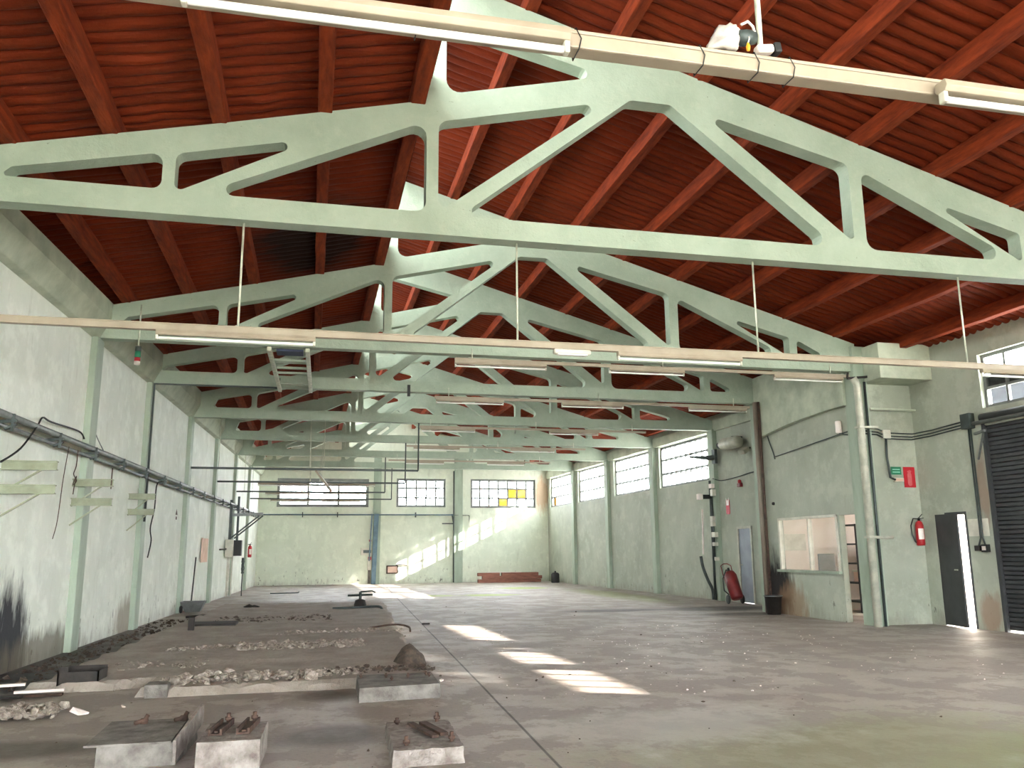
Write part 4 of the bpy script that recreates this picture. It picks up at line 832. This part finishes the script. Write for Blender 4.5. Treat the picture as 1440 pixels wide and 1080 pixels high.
t = thing('wall_lamp', 'white cylindrical wall lamp under the curved beam by the downpipe', 'wall lamp', (XC, 14.5, 3.7)); m = MB(); m.lathe([(0, -.12), (.05, -.12), (.06, -.1), (.06, .1), (.05, .12), (0, .12)], (XC - .03, 14.5, 3.72)); m.build('shade', M_mark, t); m = MB(); m.tube([(XC - .02, 14.5, 3.6), (XC + .02, 14.4, 3.56), (XC + .03, 14.3, 3.54)], .01); m.build('cord', M_greydk, t)
m = MB(); m.lathe([(0, 0), (.035, 0), (.03, .04), (0, .05)], (XC + .04, 17.2, 2.38), (-1, 0, 0)); tag(m.build('door_bell', M_black), 'small black bell button on the wall above the office window corner', 'bell')
t = thing('waste_bin', 'dark scorched bin at the foot of the rusty column', 'bin', (9.85, 17.1, 0)); m = MB(); m.lathe([(0, 0), (.14, 0), (.185, .38), (.195, .38), (.195, .395), (.17, .395), (.13, .03), (0, .03)], (9.78, 17.05, 0)); m.build('bin_body', M_dark, t); m = MB(); m.lathe([(.19, .385), (.205, .385), (.205, .40), (.19, .40), (.19, .385)], (9.78, 17.05, 0)); m.build('rim', M_grey, t)

# ------------------------------------------------------------------ right wall, near part
yc = 13.95
cx = [(XC + .14, yc - .07, 3.62), (10.45, yc + .02, 3.62), (10.62, yc + .02, 3.55), (11.2, yc + .02, 3.54), (XR(13.5) - .06, 13.5, 3.55), (XR(12.6) - .06, 12.62, 3.6)]
t = thing('conduit_bundle', 'three dark conduits running from the corner column to the rolling door', 'conduit', (10.8, yc, 3.55))
for d in (0, .06, .11): m = MB(); m.tube([(p[0] - d * .25, p[1], p[2] - d) for p in cx], .014, 6); m.build('conduit', M_greydk, t)
m = MB(); m.box(10.54, 10.70, yc - .02, yc + .07, 3.44, 3.60); m.build('junction_box', M_box, t, .01)
m = MB(); m.box(XR(12.6) - .12, XR(12.6), 12.50, 12.72, 3.45, 3.72); m.build('end_box', M_greydk, t, .01)
m = MB(); m.tube([(10.62, yc + .03, 3.45), (10.60, yc + .03, 3.1), (10.64, yc + .03, 2.70), (10.74, yc + .03, 2.66)], .022); tag(m.build('drop_conduit', M_greydk), 'dark conduit dropping to the green exit sign', 'conduit')
t = thing('drop_cables', 'pair of dark conduits dropping from the junction box to the socket beside the rolling door', 'conduit', (XR(12.6), 12.6, 2.4))
for d in (0, .05): m = MB(); m.tube([(XR(12.6) - .04, 12.58 + d, 3.46), (XR(12.6) - .04, 12.58 + d, 1.55), (XR(12.6) - .04, 12.58 + d * 3 - .04, 1.42)], .016, 6); m.build('conduit', M_greydk, t)
t = thing('door_bracket', 'grey angle bracket above the rolling door corner', 'bracket', (XR(12.4), 12.4, 3.5)); m = MB(); m.bar((XR(12.5) - .02, 12.52, 3.35), (XR(12.2) - .2, 12.1, 3.35), .04, .04); m.bar((XR(12.5) - .02, 12.5, 2.9), (XR(12.2) - .14, 12.2, 3.32), .03, .03); m.build('arm', M_grey, t)
t = thing('power_socket', 'pair of dark and white sockets between the open door and the rolling door', 'socket', (XR(12.6), 12.6, 1.38))
m = MB(); m.box(XR(12.7) - .06, XR(12.7), 12.66, 12.78, 1.33, 1.42); m.build('dark_socket', M_dark, t, .006); m = MB(); m.box(XR(12.5) - .07, XR(12.5), 12.48, 12.62, 1.31, 1.44); m.build('case', M_black, t, .006); m = MB(); m.box(XR(12.5) - .08, XR(12.5) - .06, 12.51, 12.59, 1.34, 1.41); m.build('faceplate', M_mark, t)
m = MB(); m.v = []; m.box(0, .004, 12.46, 12.92, 1.58, 1.88); m.v = [(XR(y) - .006 + x, y, z) for x, y, z in m.v]; tag(m.build('paper_notice', M_box), 'pale torn paper notice beside the open side door', 'notice')
ys_ = yc + .07 + .03
t = thing('exit_sign', 'small green exit sign on the corner wall', 'sign', (10.82, ys_, 2.84)); m = MB(); m.box(10.71, 10.93, ys_ - .012, ys_ + .02, 2.76, 2.91); m.build('plate', M_signg, t)
m = MB()
for z in (2.80, 2.85): m.box(10.74, 10.90, ys_ - .015, ys_ - .012, z, z + .018)
m.build('lettering', M_markg, t)
t = thing('emergency_light', 'pale emergency light under the green exit sign', 'emergency lamp', (10.84, ys_, 2.67)); m = MB(); m.box(10.74, 10.95, ys_ - .05, ys_ + .02, 2.62, 2.70); m.build('lamp_body', M_box, t, .012); m = MB(); m.box(10.76, 10.93, ys_ - .056, ys_ - .05, 2.635, 2.685); m.build('diffuser', M_board, t)
t = thing('extinguisher_sign', 'tall red sign with pale extinguisher pictogram above the wall extinguisher', 'sign', (11.1, ys_, 2.7)); m = MB(); m.box(10.98, 11.225, ys_ - .012, ys_ + .02, 2.52, 2.91); m.build('plate', M_signr, t)
m = MB(); m.prism([(-.045, .13), (.02, .15), (.05, .13), (.03, .10), (.045, .06), (.045, -.12), (.02, -.15), (-.02, -.15), (-.045, -.12), (-.045, .06), (-.03, .10)], ys_ - .016, ys_ - .012, lambda u, v, w_: (11.10 + u, w_, 2.70 + v)); m.build('pictogram', pm('faded pictogram', rgb(216, 120, 120), rgb(196, 90, 96), 8, .5, 0, 0), t)

# ------------------------------------------------------------------ broken machine slab on the left and its debris
rnd = random.Random(11)
def slab_obj():
    nx, ny = 90, 170; xa, xb, ya, yb = -2.75, 1.45, 9.35, 24.0; v = []; f = []
    for j in range(ny + 1):
        for i in range(nx + 1):
            a = i / nx; b = j / ny; y = ya + (yb - ya) * b; x = xa + (xb - xa) * a + .0466 * (y - 12)
            ex = min(a, 1 - a) * (xb - xa); ey = min(b * (yb - ya), (1 - b) * (yb - ya))
            e = min(ex, ey) + .10 * noise.noise(Vector((x * 2.5, y * 2.5, 0))) - .03
            if x < -1.5 + .0466 * (y - 12): e = min(e, (y - 10.0 - .3 * noise.noise(Vector((x * 2, 0, 0)))))
            h = .085 * min(1, max(0, e / .06))
            for yt, wd, dp in ((11.4, .22, .07), (13.1, .30, .06), (15.0, .16, .06), (17.4, .3, .05), (20.2, .3, .06)):
                d = abs(y - yt + .25 * noise.noise(Vector((x * 1.3, yt, 5)))); h -= dp * max(0, 1 - d / wd) * (0.5 + .8 * noise.noise(Vector((x * 1.1, yt * 3, 1))))
            h += .016 * noise.noise(Vector((x * 1.7, y * 1.7, 7))) + .006 * noise.noise(Vector((x * 9, y * 9, 7)))
            v.append((x, y, max(-.01, h) if e > 0 else -.012))
    for j in range(ny):
        for i in range(nx): k = j * (nx + 1) + i; f.append((k, k + 1, k + nx + 2, k + nx + 1))
    m = MB(); m.add(v, f, False); return m.build('machine_slab', M_slab, fixn=False)
struct(slab_obj(), 'low broken concrete slab along the left side of the floor')
def rubble(label, n, fn, r0, r1, mat, seed=1):
    R = random.Random(seed); m = MB()
    for _ in range(n):
        x, y, z = fn(R); r = r0 * (r1 / r0) ** (R.random() ** 2.2); m.rock((x, y, z + r * .25), r, R)
    return stuff(m.build('rubble', mat), label, 'rubble')
sk = lambda y: .0466 * (y - 12)
rubble('pale broken concrete along the front edge of the slab', 620, lambda R: (lambda t: (-1.45 + 2.0 * t, 9.55 + .35 * R.random() + .25 * t, .05 + .07 * R.random()))(R.random()), .012, .055, M_rub, 2)
rubble('flat broken slabs on the slab front', 46, lambda R: (lambda t: (-1.3 + 1.4 * t, 9.5 + .6 * R.random(), .08 + .05 * R.random()))(R.random()), .04, .09, M_rub, 22)
rubble('pale crushed stone row across the slab', 620, lambda R: (lambda t: (-1.0 + 1.75 * t + .05, 13.0 + .9 * (R.random() - .5), .075 + .03 * R.random()))(R.random()), .012, .06, M_rub, 3)
rubble('thin pale crumbs left on the slab', 120, lambda R: (-1.9 + 1.0 * R.random(), 12.9 + .5 * R.random(), .08), .01, .04, M_rub, 33)
rubble('scattered crumbs left of the slab', 160, lambda R: (-2.3 + 1.1 * R.random(), 10.9 + 1.0 * R.random(), .07), .01, .045, M_rub, 4)
rubble('brown crumbs on the right part of the slab', 230, lambda R: (.15 + 1.25 * R.random(), 9.9 + .5 * R.random(), .085), .01, .045, M_rubd, 5)
rubble('rubble trench edge beyond the crushed stone', 220, lambda R: (-.6 + 2.1 * R.random() + .1, 14.9 + .5 * R.random(), .075), .012, .05, M_rub, 6)
rubble('low rubble on the far part of the slab', 220, lambda R: (-1.8 + 2.3 * R.random(), 17.6 + 1.6 * R.random(), .075), .015, .06, M_rubd, 7)
rubble('pale rubble pile at the left edge of the floor', 260, lambda R: (-2.75 + .65 * R.random(), 8.35 + .5 * R.random(), .02 + .05 * R.random()), .02, .065, M_rub, 8)
rubble('dark dirt crumbs along the foot of the left wall', 420, lambda R: (lambda y: (XL(y) + .12 + .55 * R.random(), y, .0))(10.2 + 9.5 * R.random()), .012, .055, M_rubd, 9)
rubble('tiny pale chips scattered over the open floor', 260, lambda R: (2.0 + 6.5 * R.random(), 8.0 + 7.5 * R.random(), .0), .006, .018, M_mark, 10)
rubble('small dark crumbs scattered over the floor', 200, lambda R: (-2.0 + 8 * R.random(), 6.0 + 20 * R.random(), .0), .006, .024, M_rubd, 12)
# mound with a dark oily side at the right edge of the slab
m = MB(); n1, n2 = 22, 12; v = []; f = []
for j in range(n2 + 1):
    for i in range(n1):
        a = 2 * PI * i / n1; q = j / n2; r = .21 * (1 - q) * (1 + .3 * noise.noise(Vector((math.cos(a) * 2, math.sin(a) * 2, q * 2))))
        v.append((1.22 + r * math.cos(a), 10.75 + 1.5 * r * math.sin(a), .05 + .24 * (1 - (1 - q) ** 1.6) + .02 * noise.noise(Vector((a * 3, q * 5, 0)))))
for j in range(n2):
    for i in range(n1): f.append((j * n1 + i, j * n1 + (i + 1) % n1, (j + 1) * n1 + (i + 1) % n1, (j + 1) * n1 + i))
m.add(v, f, True); tag(m.build('dirt_mound', M_rubd), 'small dark heap of oily dirt at the right edge of the slab', 'mound', None, 'stuff')

# ------------------------------------------------------------------ concrete machine plinths
def bolt(p, h, parent, r=.014, name='anchor_bolt', lean=0.0):
    m = MB(); m.tube([p, (p[0] + lean, p[1], p[2] + h)], r, 8); m.lathe([(0, h * .35), (r * 1.9, h * .35), (r * 1.9, h * .62), (0, h * .62)], p, seg=6); m.build(name, M_rust, parent)
def block(m, cs, h, z0=-.01, bot=0.02):
    """irregular block from 4 top corners"""
    cx_ = sum(c[0] for c in cs) / 4; cy_ = sum(c[1] for c in cs) / 4
    v = [(c[0] + (c[0] - cx_) * bot, c[1] + (c[1] - cy_) * bot, z0) for c in cs] + [(c[0], c[1], h) for c in cs]
    m.add(v, [(3, 2, 1, 0), (4, 5, 6, 7), (0, 1, 5, 4), (1, 2, 6, 5), (2, 3, 7, 6), (3, 0, 4, 7)])
def rough(o, s=.012, lv=4):
    d = o.modifiers.new('subdivision', 'SUBSURF'); d.subdivision_type = 'SIMPLE'; d.levels = d.render_levels = lv
    tx = bpy.data.textures.new('rough', 'CLOUDS'); tx.noise_scale = .07
    k = o.modifiers.new('rough', 'DISPLACE'); k.texture = tx; k.strength = s * 2; k.mid_level = .5; k.texture_coords = 'GLOBAL'; return o
# A: wide plinth with overhanging plate
t = thing('machine_plinth', 'wide concrete plinth with overhanging steel plate, leftmost in the foreground', 'plinth', (-1.1, 6.9, 0), 'concrete machine plinths')
m = MB(); block(m, [(-1.33, 6.42), (-.84, 6.46), (-.80, 7.25), (-1.30, 7.2)], .15); rough(m.build('base', M_conc, t), .006)
m = MB(); m.box(-1.40, -.86, 6.36, 7.2, .155, .168); m.build('steel_plate', M_conc, t)
m = MB(); m.bar((-.84, 6.38, .10), (-.76, 7.2, .20), .02, .14); m.build('side_plate', M_concp, t)
for x, y in ((-1.15, 7.05), (-.88, 7.1)): m = MB(); m.tube([(x - .06, y - .04, .18), (x, y, .19), (x + .02, y + .02, .225)], .016, 7); m.lathe([(0, 0), (.03, 0), (.03, .035), (0, .035)], (x, y, .168), seg=6); m.build('anchor_bolt', M_rust, t)
# B: square plinth with two channels
t = thing('machine_plinth', 'square concrete plinth carrying two short rusty channels', 'plinth', (-.47, 6.7, 0), 'concrete machine plinths')
m = MB(); block(m, [(-.68, 6.18), (-.28, 6.18), (-.26, 6.80), (-.66, 6.84)], .185); rough(m.build('base', M_concp, t), .006)
for x in (-.56, -.38): m = MB(); T = Matrix.Translation((x, 6.55, .19)) @ Matrix.Rotation(-.12, 4, 'Z'); m.box(-.045, .045, -.20, .20, 0, .012, T); m.box(-.045, -.030, -.20, .20, .012, .04, T); m.box(.03, .045, -.2, .2, .012, .04, T); m.box(-.012, .014, -.17, .14, .012, .022, T); m.build('channel', M_rust, t); bolt((x + .03, 6.72, .2), .07, t)
# C: plinth by the joint with loose plates
t = thing('machine_plinth', 'whitish broken plinth with two crossed rusty strips and four bolts', 'plinth', (.85, 6.6, 0), 'concrete machine plinths')
m = MB(); block(m, [(.585, 5.98), (1.055, 6.0), (1.10, 6.95), (.62, 6.95)], .105, bot=.05); rough(m.build('base', M_concp, t), .014)
m = MB(); m.bar((.78, 6.75, .128), (.90, 6.25, .125), .05, .018); m.build('loose_strip', M_rust, t); m = MB(); m.bar((.87, 6.72, .130), (.97, 6.30, .128), .06, .022); m.build('loose_strip', M_rust, t)
for p, h in (((.68, 6.10), .07), ((1.0, 6.16), .07), ((.69, 6.86), .05), ((1.0, 6.88), .075)): bolt((p[0], p[1], .10), h, t)
# D
t = thing('machine_plinth', 'long low grey plinth with bolt stubs at the slab front corner', 'plinth', (.9, 9.0, 0), 'concrete machine plinths')
m = MB(); block(m, [(.50, 8.52), (1.28, 8.62), (1.30, 9.42), (.52, 9.42)], .13); rough(m.build('base', M_conc, t), .005)
for p in ((.55, 9.2), (.80, 9.15), (.84, 8.95), (1.02, 9.1), (1.22, 9.2), (1.24, 9.1)): bolt((p[0], p[1], .125), .05, t, .010)
m = MB(); m.rock((1.30, 8.66, .15), .035, random.Random(3)); m.build('chip', M_mark, t)
# far plinth with valve
t = thing('pump_fitting', 'dark pump fitting with hand wheel standing on the far end of the slab', 'pump', (1.3, 21.9, 0))
m = MB(); m.lathe([(0, 0), (.13, 0), (.15, .06), (.12, .17), (.05, .2), (0, .2)], (1.22, 21.5, .07)); m.build('pump_body', M_dark, t); m = MB(); m.tube([(1.22, 21.5, .2), (1.22, 21.5, .44)], .035); m.build('stem', M_greydk, t)
m = MB(); m.tube([(1.22 - .3, 21.5, .36), (1.22 + .3, 21.5, .37)], .025); m.tube([(1.22, 21.5, .44), (1.5, 21.5, .46), (1.58, 21.5, .42)], .02); m.build('hand_wheel', M_greydk, t)
cable([(.55, 20.9, .10), (.9, 20.85, .11), (1.3, 20.85, .12), (1.62, 20.7, .13), (1.68, 20.5, .06)], .03, 'dark pipe lying across the far end of the slab', M_greydk, 'floor_pipe')
cable([(1.05, 15.4, .10), (1.5, 15.6, .13), (1.72, 15.4, .1), (1.72, 15.1, .05)], .018, 'rusty bent rod on the right edge of the slab', M_rust, 'bent_rod')
t = thing('steel_stub', 'dark upright steel stub on the left part of the slab', 'stub', (-2.0, 16.2, 0)); m = MB(); m.box(-2.03, -1.93, 16.1, 16.2, .05, .30); m.build('stub_body', M_dark, t, .01)
m = MB(); m.box(-2.1, -1.3, 16.9, 17.6, .07, .12); tag(m.build('oily_plate', M_dark, None, .01), 'black oily plate behind the upright steel stub', 'plate')
m = MB(); [m.rock((-1.42 + .12 * i, 22.3, .07), .14, random.Random(i)) for i in range(2)]; tag(m.build('dark_lump', M_dark), 'dark lump on the floor at the far left', 'lump')
cable([(-2.6, 20.2, .03), (-2.3, 20.3, .04), (-2.0, 20.4, .04), (-1.8, 20.7, .05), (-1.6, 21.6, .04)], .03, 'dark rag-like hose lying left of the dark lump', M_dark, 'floor_hose')
t = thing('iron_box', 'dark open iron box on the floor near the left edge', 'box', (-2.35, 10.2, 0))
m = MB(); x0, x1, y0, y1 = -2.52, -2.12, 10.05, 10.45
m.box(x0, x1, y0, y1, .0, .02); m.box(x0, x0 + .015, y0, y1, .02, .21); m.box(x1 - .015, x1, y0, y1, .02, .19); m.box(x0, x1, y0, y0 + .015, .02, .19); m.box(x0, x1, y1 - .015, y1, .02, .21); m.box(x0, x0 + .1, y0, y0 + .02, .19, .24); m.build('box_body', M_dark, t)
for i, (x, y, l_, ang, mt, lb) in enumerate(((-2.75, 9.72, .75, .04, M_rust, 'long rusty strip lying before the iron box'), (-2.95, 9.6, .5, -.1, M_dark, 'dark strip left of the iron box'), (-2.62, 9.85, .45, .12, M_mark, 'white strip lying before the iron box'), (-2.0, 10.35, .45, .06, M_rust, 'rusty strip right of the iron box'), (-3.1, 10.15, .5, .2, M_mark, 'white sheet scrap by the left wall'))):
    T = Matrix.Translation((x, y, .02 + .012 * i)) @ Matrix.Rotation(ang, 4, 'Z'); m = MB(); m.box(-l_ / 2, l_ / 2, -.035, .035, -.012, .012, T); tag(m.build('scrap_strip', mt), lb, 'scrap strip', 'scrap strips by the iron box')
m = MB(); m.rock((-1.95, 8.62, .02), .075, random.Random(8)); tag(m.build('plaster_chunk', M_mark), 'white plaster chunk alone on the floor left of the slab', 'chunk')
m = MB(); m.rock((-1.62, 8.75, .03), .03, random.Random(9)); tag(m.build('plaster_chunk', M_mark), 'tiny round white chunk right of the white plaster chunk', 'chunk')
m = MB(); m.box(-1.55, -1.33, 9.35, 9.6, -.01, .125); tag(m.build('concrete_cube', M_conc, None, .01), 'grey concrete cube at the left end of the pale broken edge', 'block')
# barrow tray and pole by the left wall
t = thing('barrow_tray', 'grey wheelbarrow tray standing at the third pilaster of the left wall', 'wheelbarrow tray', (-2.72, 22.1, 0))
def tray(cx_, cy_, s):
    m = MB(); a = [(cx_ + s * .16 * i, cy_ + s * .14 * j) for i, j in ((-1, -1), (1, -1), (1, 1), (-1, 1))]; b = [(cx_ + s * .28 * i, cy_ + s * .26 * j) for i, j in ((-1, -1), (1, -1), (1, 1), (-1, 1))]
    v = [(p[0], p[1], .03) for p in a] + [(p[0], p[1], .27) for p in b] + [(p[0] * .94 + cx_ * .06, p[1] * .94 + cy_ * .06, .27) for p in b] + [(p[0], p[1], .05) for p in a]
    m.add(v, [(3, 2, 1, 0), (0, 1, 5, 4), (1, 2, 6, 5), (2, 3, 7, 6), (3, 0, 4, 7), (4, 5, 9, 8), (5, 6, 10, 9), (6, 7, 11, 10), (7, 4, 8, 11), (8, 9, 13, 12), (9, 10, 14, 13), (10, 11, 15, 14), (11, 8, 12, 15), (12, 13, 14, 15)]); return m
tray(-2.68, 22.0, 1).build('tray_body', M_grey, t, .006); m = MB(); m.lathe([(0, -.03), (.07, -.03), (.09, 0), (.07, .03), (0, .03)], (-2.92, 21.75, .10), (1, 0, 0)); m.build('wheel', M_black, t)
m = MB(); m.tube([(-2.80, 22.45, .0), (-2.78, 22.75, 1.30)], .016); tag(m.build('leaning_pole', M_black), 'thin black pole standing behind the wheelbarrow tray', 'pole')
cable([(-1.3, 31.0, .02), (-.8, 31.0, .02), (-.4, 31.1, .02), (-.35, 31.5, .04)], .02, 'thin rod lying on the floor near the back left corner', M_greydk, 'floor_rod')
t = thing('floor_hook', 'tiny dark piece of metal beside the middle sunlit patch', 'scrap', (2.25, 16.9, 0)); m = MB(); m.bar((2.15, 16.9, .02), (2.3, 16.9, .02), .04, .03); m.build('scrap_body', M_dark, t)

for o in bpy.data.objects:
    if '_org' in o: del o['_org']
